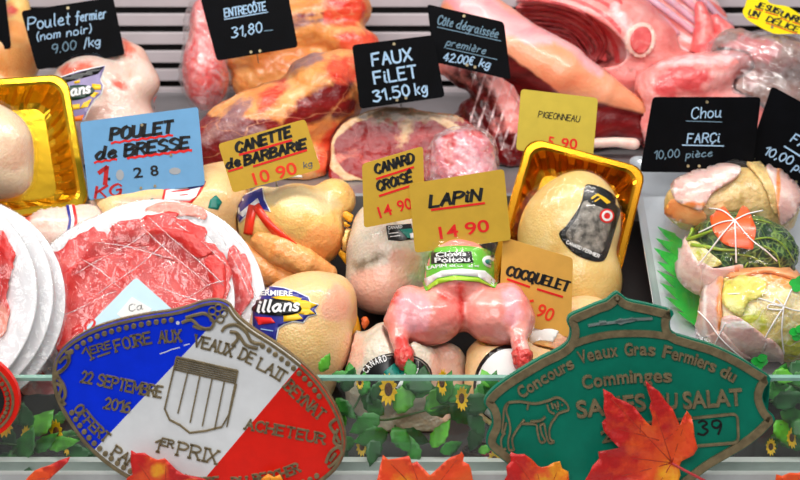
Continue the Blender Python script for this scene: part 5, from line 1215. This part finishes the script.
# veal breast flap
c = thing('veal_breast', 'long smooth peach-coloured veal breast lying behind the PIGEONNEAU tag', 'meat', base_pt(560, 140, 1.97), BG)
_, f = blob('body', c, [('c', [(470, 12, 28, .02), (516, 52, 34, .006), (560, 74, 32, 0), (602, 93, 20, -.004), (644, 110, 8, -.004)]), ('e', 470, 14, 30, 30, 30, 0, .02), ('c', [(560, 105, 22, .01), (610, 120, 22, .01), (636, 130, 16, .01)]), ('e', 560, 130, 60, 30, 36, 0, .02), ('c', [(500, 70, 20, .02), (530, 96, 18, .012)])], 1.955, M['veal'], k=.008, bump=(.0012, 25),
    paint=[(0, lambda px, py, v: np.clip(.5 + (py - np.interp(px, [480, 505, 535, 567, 600, 650], [40, 52, 74, 100, 101, 114])) / 8, 0, 1)), (1, ('e', 490, 14, 70, 14, 400, -24)), (1, ('c', [(520, 26, 4), (570, 44, 5), (600, 72, 3)])), (0, ('e', 606, 118, 26, 6, 400, -8))])
blob('bone', c, [('c', [(596, 143, 5, .0), (616, 142, 5, 0), (634, 144, 6, 0)])], 1.925, M['bone'], k=.004, vox=.002, grd=False, avoid=False)

# lamb carcass with hollow rib cage
c = thing('lamb_carcass', 'lamb rib cage lying open, ribs showing inside, behind the veal breast', 'meat', base_pt(600, 90, 2.05), BG)
_, f = blob('body', c, [('e', 590, 30, 78, 52, 54, -14, 0), ('e', 648, 46, 30, 30, 40, 0, -.004), ('e', 660, 64, 40, 16, 34, 0, 0), ('e', 600, 80, 80, 30, 50, 0, .02), ('-e', 566, 36, 62, 24, 70, -22, -.03)], 2.03, M['lamb'], k=.010, bump=(.0012, 40),
    paint=[(0, lambda px, py, v: np.clip(1.25 - np.hypot((px - 562) / 66, (py - 44 - (px - 562) * .35) / 22), 0, 1)), (1, lambda px, py, v: np.clip(.2 + .9 * np.sin(np.hypot((px - 520) / 1.6, py - 60) * .75), 0, 1) * (px > 515) * (px < 622) * (py < 52 + (px - 560) * .2)), (2, ('c', [(616, 10, 4), (628, 30, 4), (626, 54, 4)]))])
s_ = surf_map(f, 1.8)
emit('bone', poly2d(disc2d((640, 40), 15, 22, 17, .2), 4), s_, .004, .008, M['bone'], c, smooth=True); emit('bone_marrow', poly2d(disc2d((640, 40), 11, 22, 13, .2), 4), s_, .0048, .003, M['lamb_cut'], c, smooth=True)
for i in range(7):
    P = catmull([(512 + i * 5, 2 + i * 5), (545 + i * 4, 1 + i * 6), (582 - i, 12 + i * 6), (606 - i * 4, 38 + i * 4), (600 - i * 5, 60 + i)], False, 6)
    obj('rib', tube([s_(a, b, .0006) for a, b in P], .0026, 6), M['lamb_rib'] if 'lamb_rib' in M else meat('lamb_rib', (.72, .24, .28), (.86, .48, .48), None, 40), c)

c = thing('rib_rack', 'pale pink rack of long rib bones at the top right, behind the lamb rib cage', 'meat', base_pt(690, 60, 2.09), BG)
_, f = blob('body', c, [('c', [(610, -24, 26, 0), (660, 6, 26, 0), (692, 34, 20, 0)]), ('c', [(650, -24, 24, 0), (690, 0, 22, 0), (712, 22, 16, 0)]), ('e', 680, 70, 70, 40, 40, 0, .02)], 2.075, M['lamb'], k=.012, bump=(.001, 50), paint=[(2, lambda px, py, v: np.clip(.4 + .6 * np.sin((py - px * .62) * .45), 0, 1))])
s_ = surf_map(f, 1.8)
for i in range(6):
    x = 612 + i * 15; obj('rib', tube([s_(a, b, .002) for a, b in catmull([(x, -12 - i * 3), (x + 28, 4 - i * 1.5), (x + 52, 20 + i * .5), (x + 66, 34 - i * 2)], False, 5)], np.array((.0055, .0042)), 8), M['bone_lilac'] if 'bone_lilac' in M else meat('bone_lilac', (.80, .64, .72), (.90, .78, .84), (.93, .60, .64), 30), c)
c = thing('lamb_chop', 'pink triangular chop end standing up at the upper right', 'meat', base_pt(705, 70, 2.06), BG)
blob('body', c, [('c', [(700, 6, 6), (704, 24, 10), (702, 46, 11)]), ('c', [(716, 18, 5), (726, 32, 10), (732, 48, 14)]), ('e', 712, 56, 26, 20, 26, 0, .01), ('e', 715, 90, 40, 30, 30, 0, .02)], 2.035, M['lamb_cut'], k=.006, bump=(.0014, 60))
c = thing('lamb_shoulder', 'pink and white lamb shoulder above the CHOU FARÇI tag', 'meat', base_pt(690, 110, 1.98), BG)
blob('body', c, [('e', 688, 82, 46, 28, 38, 6), ('e', 660, 92, 26, 26, 30), ('e', 720, 66, 36, 16, 30, 8, .01), ('e', 700, 125, 70, 40, 44, 0, .01), ('c', [(652, 110, 8, -.01), (646, 86, 6, 0), (640, 74, 5, .01)])], 1.955, M['lamb'], k=.010, bump=(.002, 50), paint=[(1, ('e', 684, 78, 26, 14, 400)), (1, ('e', 668, 90, 12, 10, 400)), (2, ('e', 700, 60, 40, 4, 400, 6))])
c = thing('wrapped_meat', 'grey-pink bagged joint at the right, under the yellow cloud-shaped tag', 'meat', base_pt(770, 110, 1.98), BG)
blob('body', c, [('e', 772, 60, 46, 26, 36, -4), ('e', 735, 50, 24, 22, 30), ('e', 740, 92, 44, 20, 30, 10), ('e', 770, 110, 60, 40, 40, 0, .02)], 1.975, M['grey_meat'], k=.012, bump=(.002, 50), paint=[(0, ('e', 750, 50, 30, 12, 400))])
v, q, _ = blob_mesh([('e', 772, 60, 50, 30, 40, -4), ('e', 732, 56, 28, 24, 34), ('e', 770, 92, 56, 34, 40)], 1.972, .014, .0035, register=False, avoid=False, wob=lambda P: .0022 * np.sin(P[..., 0] * 260 + P[..., 1] * 300) * np.sin(P[..., 1] * 230))
obj('bag', (cw(v), q), M['film_grey'], c)

# ------------------------------------------------------------------ artificial garlands behind the glass
def leafv(px, py, t, L, ang, w=.42, pitch=25, yaw=0, curl=.25, serr=1):
    n = nrm(pitch, yaw); mpp = plane_map(W(px, py, t), n); a = math.radians(ang); u = np.array((math.cos(a), -math.sin(a))); vv = np.array((-u[1], u[0])); pts = []
    K = 9
    for s in (1, -1):
        for i in (range(K + 1) if s == 1 else range(K - 1, 0, -1)):
            x = i / K; wd = w * L * math.sin(math.pi * x ** .75) * .5 * (1 + (.14 if i % 2 else -.05) * serr)
            pts.append(np.array((px, py)) + u * L * x + vv * s * wd)
    v2, f2 = poly2d(pts, max(3, L / 6)); mm = L * t / F
    lf = lambda x, y: curl * mm * (-((np.dot(np.array((x - px, y - py)), u) / L) ** 2) * .6 + .5 * abs(np.dot(np.array((x - px, y - py)), vv)) / L)
    return v2, f2, mpp, lf
def garland(label, loc, stems, leaves, flowers, t):
    th = thing('artificial_garland', label, 'garland', loc, 'plastic leaf and sunflower garlands behind the glass')
    for pts in stems: obj('stem', tube([W(x, y, t + dt) for x, y, dt in pts], .0012, 6, 5), M['stem_green'], th)
    for i, (x, y, L, ang, mt, dt) in enumerate(leaves):
        v2, f2, mpp, lf = leafv(x, y, t + dt, L * 1.18, ang, .46 + .16 * random.random(), 10 + 40 * random.random(), random.uniform(-40, 40))
        emit('leaf', (v2, f2), mpp, 0, .0006, M[mt], th, smooth=True, liftf=lf)
    for x, y, r, fy, dt, ang in flowers:
        n = nrm(20, ang); mpp = plane_map(W(x, y, t + dt), n); pet = []
        for k in range(12):
            a = 2 * math.pi * k / 12 + .2; u = np.array((math.cos(a) * fy, math.sin(a))); v_ = np.array((-math.sin(a) * fy, math.cos(a))); c0 = np.array((x, y))
            m2 = poly2d([c0 + u * r * .4 - v_ * r * .1, c0 + u * r * .72 - v_ * r * .17, c0 + u * r, c0 + u * r * .72 + v_ * r * .17, c0 + u * r * .4 + v_ * r * .1])
            pet.append(m2)
        fl = emit('sunflower', j2(*pet), mpp, .002, .0007, M['petal'], th, liftf=lambda a, b: .004 * math.hypot(a - x, b - y) / r, label='yellow sunflower head')
        emit('seed_disc', poly2d(disc2d((x, y), r * .42 * max(fy, .45), 16, r * .42), 3), mpp, .0035, .0035, M['seed'], fl, smooth=True)
LG, LL, LD = 'leaf_green', 'leaf_light', 'leaf_dark'
garland('green leaf garland with sunflowers behind the glass, between the two big plaques', W(410, 450, 1.49),
    [[(318, 410, 0), (350, 415, .01), (385, 420, 0), (420, 412, -.005), (450, 405, 0), (492, 406, .01)], [(395, 425, 0), (400, 440, 0), (415, 455, .005)], [(350, 415, 0), (362, 390, .005), (352, 372, 0)]],
    [(320, 372, 18, 60, LL, 0), (330, 378, 20, 10, LG, 0), (336, 398, 24, -50, LG, 0), (344, 392, 22, 70, LD, 0), (352, 384, 20, 100, LG, 0), (362, 396, 22, 80, LG, 0), (366, 402, 22, 30, LD, 0), (350, 408, 22, 190, LD, .005), (345, 415, 20, 240, LL, .005), (372, 400, 20, 60, LD, 0), (380, 416, 30, -150, LG, -.004), (384, 415, 30, 140, LG, 0), (398, 414, 32, 70, LL, -.006), (402, 386, 22, 15, LG, -.006), (405, 382, 26, -10, LD, -.006), (416, 398, 26, 60, LG, -.004), (424, 410, 36, 20, LG, -.008), (428, 412, 30, 60, LL, -.006), (440, 404, 30, 75, LG, -.004), (446, 400, 26, 30, LG, -.004), (450, 404, 28, -40, LD, -.002), (420, 390, 22, 80, LD, 0), (412, 378, 18, 100, LG, 0), (388, 432, 30, 200, LG, 0), (392, 428, 26, -50, LG, -.004), (400, 432, 28, -20, LD, 0), (432, 448, 28, 60, LL, -.002), (440, 452, 22, 20, LG, -.002), (418, 462, 24, 110, LG, -.002), (412, 452, 26, -80, LG, 0), (376, 438, 24, -100, LD, 0), (462, 408, 30, 15, LD, .005), (476, 402, 24, 60, LG, .004), (488, 398, 24, 75, LG, .006), (470, 412, 26, -60, LD, .006), (480, 425, 26, -110, LD, .01), (340, 430, 26, -120, LD, .01), (334, 440, 24, -60, LD, .01), (355, 440, 22, 200, LG, .01), (490, 388, 18, 110, LL, .004), (478, 452, 14, 20, LL, .006)],
    [(390, 389, 17, .55, -.008, -30), (440, 382, 14, .35, -.006, 40), (460, 398, 13, .5, -.004, 30), (362, 446, 10, .6, .008, 0), (494, 460, 12, .6, .004, 0), (360, 382, 7, .6, .004, 0)], 1.487)
garland('green leaf garland with sunflowers behind the glass at the lower left', W(40, 470, 1.50),
    [[(-20, 440, 0), (20, 445, 0), (50, 440, .005), (80, 436, .006), (112, 440, .01)], [(20, 445, 0), (8, 462, 0), (24, 476, 0)]],
    [(20, 462, 30, 75, LG, 0), (14, 446, 24, 120, LD, 0), (34, 452, 24, 40, LG, 0), (46, 446, 26, 10, LL, -.004), (32, 436, 28, 55, LL, 0), (54, 424, 18, 45, LG, 0), (10, 450, 26, -60, LG, 0), (4, 462, 24, -20, LD, 0), (20, 470, 26, -45, LL, 0), (50, 458, 22, -40, LD, .005), (62, 450, 24, -10, LD, .006), (30, 430, 24, 110, LD, .004), (15, 425, 22, 70, LD, .004), (40, 470, 20, 20, LD, .005), (64, 472, 20, 8, LG, .004), (56, 442, 26, 15, LG, -.002), (0, 430, 22, 100, LG, .004), (-4, 470, 26, 40, LD, 0), (72, 462, 24, 30, LD, .01), (84, 455, 22, -20, LD, .01)],
    [(58, 432, 14, .5, .004, -30), (25, 437, 13, .4, .004, 30), (5, 425, 12, .8, 0, 0), (68, 445, 10, .5, .006, 10)], 1.497)
garland('green leaf garland behind the glass at the right end, beside the green plaque', W(790, 450, 1.50),
    [[(756, 372, -.01), (772, 376, -.01), (786, 382, -.004), (800, 388, 0)], [(770, 402, 0), (790, 396, 0), (812, 394, 0)], [(780, 424, 0), (792, 440, .004)]],
    [(772, 374, 22, -10, LL, -.006), (768, 398, 28, 40, LG, 0), (772, 404, 30, 15, LD, 0), (780, 412, 30, -20, LG, 0), (786, 404, 26, 50, LG, 0), (792, 420, 26, -45, LG, 0), (776, 420, 24, -60, LL, 0), (786, 436, 24, -30, LD, .004), (778, 440, 24, 50, LD, .006), (790, 384, 24, 20, LG, .002), (800, 440, 26, 170, LG, .004), (798, 400, 30, -15, LD, .004), (776, 386, 22, 60, LG, .006), (788, 374, 22, 30, LD, .008), (772, 436, 18, -90, LD, .008)],
    [(790, 437, 11, .5, .002, 20), (770, 446, 9, .6, .006, 0)], 1.487)
# little wicker basket with a pink flower, low behind the glass
bk = thing('wicker_basket', 'little brown wicker basket with a pink flower, low beside the green plaque', 'basket', W(490, 466, 1.51))
cb = W(488, 452, 1.515); rings = [tube([cb + np.array((r * math.cos(a), r * .5 * math.sin(a) , h)) for a in np.linspace(0, 2 * math.pi, 28)], .0016, 6) for r, h in ((.016, -.012), (.019, -.009), (.021, -.006), (.023, -.003), (.025, 0), (.026, .003))]
obj('weave', join(*rings), M['wicker'], bk); obj('bottom', lathe(cb + np.array((0, 0, -.013)), (0, 0, 1), [(.012, 0), (.0125, .001), (.012, .002)], 20), M['wicker'], bk)
obj('flower', join(*[tube([cb + np.array((.004 * math.cos(a), -.010 + .003 * math.sin(a), .004)), cb + np.array((.009 * math.cos(a), -.010 + .006 * math.sin(a), .007))], np.array((.003, .0015)), 6) for a in np.linspace(0, 2 * math.pi, 6)[:-1]]), M['magenta'], bk)
SL = 'black slate price tags in the back rows'; YL = 'yellow price tags among the poultry'
th, mp = card('price_tag', 'black tag chalked POULET FERMIER at upper left, above the gold tray', [(21, 11), (113, -3), (125, 55), (37, 70)], 1.90, M['black_slate'], 20, 4, rivets=[(68, 8), (76, 59), (85, 58)])
ink(th, mp, j2(chalk('Poulet', (28, 30), (70, 24), 12), chalk('fermier', (76, 22), (106, 18), 10)), M['chalk'])
ink(th, mp, j2(chalk('(nom', (37, 41), (60, 37), 8, 1.1), chalk('noir)', (67, 36.5), (91, 32.5), 8, 1.1)), M['chalk'])
ink(th, mp, j2(chalk('9.00', (52, 54), (76, 49), 9, 1.0)), M['chalk_dim']); ink(th, mp, chalk('/kg', (84, 48), (100, 45), 9, 1.1), M['chalk'])
th, mp = card('price_tag', 'plain black tag cut off at the upper left corner', [(-70, 6), (5, -6), (11, 48), (-62, 62)], 1.93, M['black_slate'], 20, 3)

th, mp = card('price_tag', 'black tag chalked ENTRECÔTE 31,80 on the big rib of beef', [(200, -3), (286, -16), (298, 47), (217, 61)], 1.83, M['black_slate'], 20, -4, rivets=[(251, 52), (260, 51)])
ink(th, mp, chalk('ENTRECÔTE', (225, 17), (266, 10), 8, 1.3, .1), M['chalk']); ink(th, mp, line2d([(224, 19.5), (268, 12)], 1), M['chalk'])
ink(th, mp, chalk('31,80', (232, 38), (262, 32), 10, 1.3), M['chalk']); ink(th, mp, line2d([(264, 31), (273, 30)], .8), M['chalk_dim'])

th, mp = card('price_tag', 'black tag with white capitals FAUX FILET 31.50 kg', [(352, 45), (433, 35), (445, 97), (360, 109)], 1.825, M['black_slate'], 18, 2, rivets=[(394, 44), (397, 100), (406, 98)])
ink(th, mp, stroke2d('FAUX', (373, 66), (412, 60), 12, 2.1, jit=.2), M['chalk']); ink(th, mp, stroke2d('FiLET', (375, 84), (417, 77), 12, 2.0, jit=.2), M['chalk'])
ink(th, mp, stroke2d('31.50', (374, 102), (410, 95), 11, 1.9, jit=.2), M['chalk']); ink(th, mp, chalk('kg', (416, 95), (427, 92), 11, 1.6), M['chalk'])

th, mp = card('price_tag', 'black tag chalked CÔTE DÉGRAISSÉE 42.00, tilted beside the FAUX FILET tag', [(427, 4), (504, 22), (511, 80), (434, 62)], 1.85, M['black_slate'], 18, -6, rivets=[(464, 16), (467, 65), (475, 67)])
ink(th, mp, j2(chalk('Côte', (437, 24), (452, 27), 9, 1.1), chalk('dégraissée', (456, 28), (497, 38), 9, 1.1)), M['chalk_dim']); ink(th, mp, line2d([(437, 27), (501, 41)], .8), M['chalk_dim'])
ink(th, mp, chalk('première', (446, 45), (485, 54), 7, 1.0), M['chalk_dim']); ink(th, mp, line2d([(446, 48), (497, 59.5)], .8), M['chalk_dim'])
ink(th, mp, j2(chalk('42.00€', (443, 60.5), (472, 65), 8, 1.3), chalk('kg', (479, 66), (489, 68), 8, 1.3)), M['chalk'])

th, mp = card('price_tag', 'black tag chalked CHOU FARÇI 10,00 above the stuffed cabbages', [(653, 97), (761, 97), (752, 173), (640, 172)], 1.77, M['black_slate'], 16, 4, rivets=[(707, 102), (688, 166), (699, 166)])
ink(th, mp, chalk('Chou', (691, 119), (721, 117), 11, 1.1), M['chalk']); ink(th, mp, line2d([(686, 121), (722, 122)], .7), M['chalk_dim'])
ink(th, mp, chalk('FARÇi', (687, 143), (719, 142), 9, 1.25), M['chalk']); ink(th, mp, line2d([(682, 145), (724, 146)], 1.1), M['chalk'])
ink(th, mp, j2(chalk('10,00', (654, 159), (679, 157), 8, .9), chalk('pièce', (686, 158), (712, 156), 7, .9)), M['chalk_dim'])
th, mp = card('price_tag', 'black tag chalked 10,00 at the right edge, slanting down', [(772, 86), (850, 128), (826, 214), (746, 163)], 1.80, M['black_slate'], 16, 2, rivets=[(785, 177), (796, 182)])
ink(th, mp, j2(chalk('10,00', (763, 154), (790, 165), 9, 1.3), chalk('pièce', (793, 169), (818, 182), 8, 1.2)), M['chalk']); ink(th, mp, j2(line2d([(784, 146), (800, 156), (820, 166)], 1.6), chalk('FARÇi', (790, 141), (822, 160), 9, 1.4)), M['chalk'])

blob_pts = catmull([(751, -8), (764, -6), (770, 3), (786, 6), (792, 9), (806, 18), (822, 24), (824, 38), (800, 34), (778, 34), (770, 32), (758, 26), (748, 20), (743, 13), (745, 6)], True, 5)
th, mp = card('price_tag', 'yellow cloud-shaped tag JE SUIS UN DÉLICE at the upper right corner', [(745, -4), (820, 10), (820, 38), (750, 26)], 1.93, M['lemon_card'], 20, 0, rivets=[(781, 11), (772, 27)], outline=blob_pts, pin_at=(778, 30))
for s, a, b in (('JE', (755, 7), (763, 9)), ('SUIS', (765, 10), (778, 14)), ('UN', (748, 15), (758, 17)), ('DÉLICE', (766, 21), (797, 32)), ('UN', (780, 16), (790, 20)), ('REGAL', (792, 20), (814, 28))):
    ink(th, mp, brush(s, a, b, 5.5, 1.3), M['black_ink']); ink(th, mp, line2d([(a[0], a[1] + 1.8), (b[0], b[1] + 1.8)], 1.0), M['red_ink'])

th, mp = card('price_tag', 'light blue tag POULET DE BRESSE lettered in black and red', [(80, 122), (198, 107), (205, 185), (89, 200)], 1.70, M['blue_card'], 18, 3, rivets=[(142, 125), (171, 155), (141, 188), (155, 186)], rad=3)
ink(th, mp, brush('POULET', (111, 140), (172, 132), 11, 3.0), M['black_ink']); ink(th, mp, wavy((111, 143), (173, 135), 2.2, 14), M['red_ink'])
ink(th, mp, j2(brush('de', (96, 160), (116, 157), 12, 2.7), brush('BRESSE', (125, 156), (188, 148), 11, 2.9)), M['black_ink']); ink(th, mp, j2(wavy((94, 162.5), (117, 159), 2.2, 6), wavy((127, 158), (192, 150), 2.6, 16)), M['red_ink'])
ink(th, mp, j2(brush('1', (98, 185), (104.5, 184), 16, 3.2), brush('KG', (95, 198), (120, 195), 11, 2.0)), M['dark_red_ink']); ink(th, mp, j2(font2d('2', (134, 178), (143, 177), 10, .02), font2d('8', (151, 176), (159, 175), 10, .02), poly2d(disc2d((109, 179), 1.6, 8))), M['black_ink'])
for dd in (disc2d((120, 175), 4, 12, 5.5), disc2d((175, 171), 6, 12, 3.5)): ink(th, mp, poly2d(dd), M['card_grey'], 'price_window')
emit('holder', poly2d([(111, 192), (124, 192), (105, 218), (94, 218)]), mp, -.003, .0015, M['pale_blue_card'], th)
th, mp = card('price_tag', 'pale blue tag half hidden behind the gold tray and the POULET DE BRESSE tag', [(46, 130), (74, 125), (89, 196), (62, 203)], 1.87, M['blue_card'], 18, 0, rad=3)

th, mp = card('price_tag', 'yellow tag CANETTE DE BARBARIE 10.90', [(218, 144), (305, 119), (321, 169), (233, 193)], 1.655, M['yellow_card'], 18, 2, group=YL)
ink(th, mp, brush('CANETTE', (237, 153), (291, 136), 9.5, 2.6), M['black_ink']); ink(th, mp, line2d([(239, 155), (292, 140)], 2.2), M['red_ink'])
ink(th, mp, j2(brush('de', (227, 169), (240, 165), 9, 2.3), brush('BARBARiE', (245, 165), (306, 148), 9, 2.5)), M['black_ink']); ink(th, mp, j2(line2d([(228, 171.5), (243, 167)], 2), line2d([(253, 166.5), (307, 150)], 2.2)), M['red_ink'])
ink(th, mp, j2(font2d('10', (255, 185), (271, 180), 12, .015), font2d('90', (278, 179), (298, 173), 12, .015)), M['orange_ink']); ink(th, mp, chalk('kg', (304, 168), (312, 166), 6, .9), M['grey_ink'])
th, mp = card('price_tag', 'yellow tag CANARD CROISÉ 14.90', [(362, 164), (423, 146), (425, 216), (364, 228)], 1.60, M['yellow_card'], 18, 4, group=YL)
ink(th, mp, brush('CANARD', (376, 174), (414, 162), 9, 2.2), M['black_ink']); ink(th, mp, line2d([(376, 179), (414, 167)], 2.2), M['red_ink'])
ink(th, mp, brush('CROiSÉ', (378, 191), (412, 181), 9, 2.2), M['black_ink']); ink(th, mp, line2d([(379, 196), (413, 185)], 2.2), M['red_ink'])
ink(th, mp, j2(font2d('14', (380, 218), (393, 214), 11, .015), font2d('90', (399, 212), (413, 208), 11, .015)), M['red_ink'])
th, mp = card('price_tag', 'yellow tag LAPIN 14.90 above the rabbit', [(409, 184), (504, 169), (511, 240), (415, 253)], 1.585, M['yellow_card'], 18, 2, group=YL)
ink(th, mp, brush('LAPiN', (430, 207), (480, 200), 11, 2.6), M['black_ink']); ink(th, mp, line2d([(431, 210), (485, 203)], 2.2), M['red_ink'])
ink(th, mp, j2(font2d('14', (440, 239), (459, 236), 12, .015), font2d('90', (466, 235), (490, 231), 12, .015)), M['red_ink'])
th, mp = card('price_tag', 'orange-yellow tag COCQUELET 6.90 right of the rabbit', [(503, 237), (573, 258), (571, 338), (498, 318)], 1.60, M['orange_card'], 18, -6, group=YL, pin_len=.02)
ink(th, mp, brush('COCQUELET', (506, 275), (567, 291), 9.5, 2.2, .12), M['black_ink']); ink(th, mp, j2(line2d([(507, 279), (530, 287)], 2.2), line2d([(537, 289), (563, 297)], 2.2)), M['red_ink'])
ink(th, mp, j2(font2d('6', (522, 309), (531, 313), 13, .015), font2d('90', (535, 315), (551, 322), 13, .015)), M['orange_ink'])
th, mp = card('price_tag', 'greenish-yellow tag PIGEONNEAU 5.90 behind the gold tray of duck', [(521, 89), (598, 98), (593, 158), (516, 150)], 1.78, M['lime_card'], 16, -2)
ink(th, mp, stroke2d('PIGEONNEAU', (538, 117), (579, 122), 6, .8, .1), M['black_ink']); ink(th, mp, j2(font2d('5', (547, 146), (553, 147), 10, .015), font2d('90', (561, 148), (577, 149), 10, .015)), M['red_ink'])

th, mp = card('price_tag', 'pale blue tag lying corner-up on the plate of sliced meat', [(136, 277), (190, 325), (122, 394), (68, 346)], 1.545, M['pale_blue_card'], 36, 0, pin_len=.012, rad=4, pin_at=(128, 336))
ink(th, mp, poly2d([(132, 297), (152, 309), (136, 330), (117, 314)]), M['paper_white'], 'price_window')
ink(th, mp, chalk('Ca', (129, 312), (143, 309), 7, 1.0), M['black_ink']); ink(th, mp, j2(brush('50', (72, 340), (95, 327), 9, 1.8), line2d([(70, 345), (90, 333)], 1.6)), M['red_ink'])
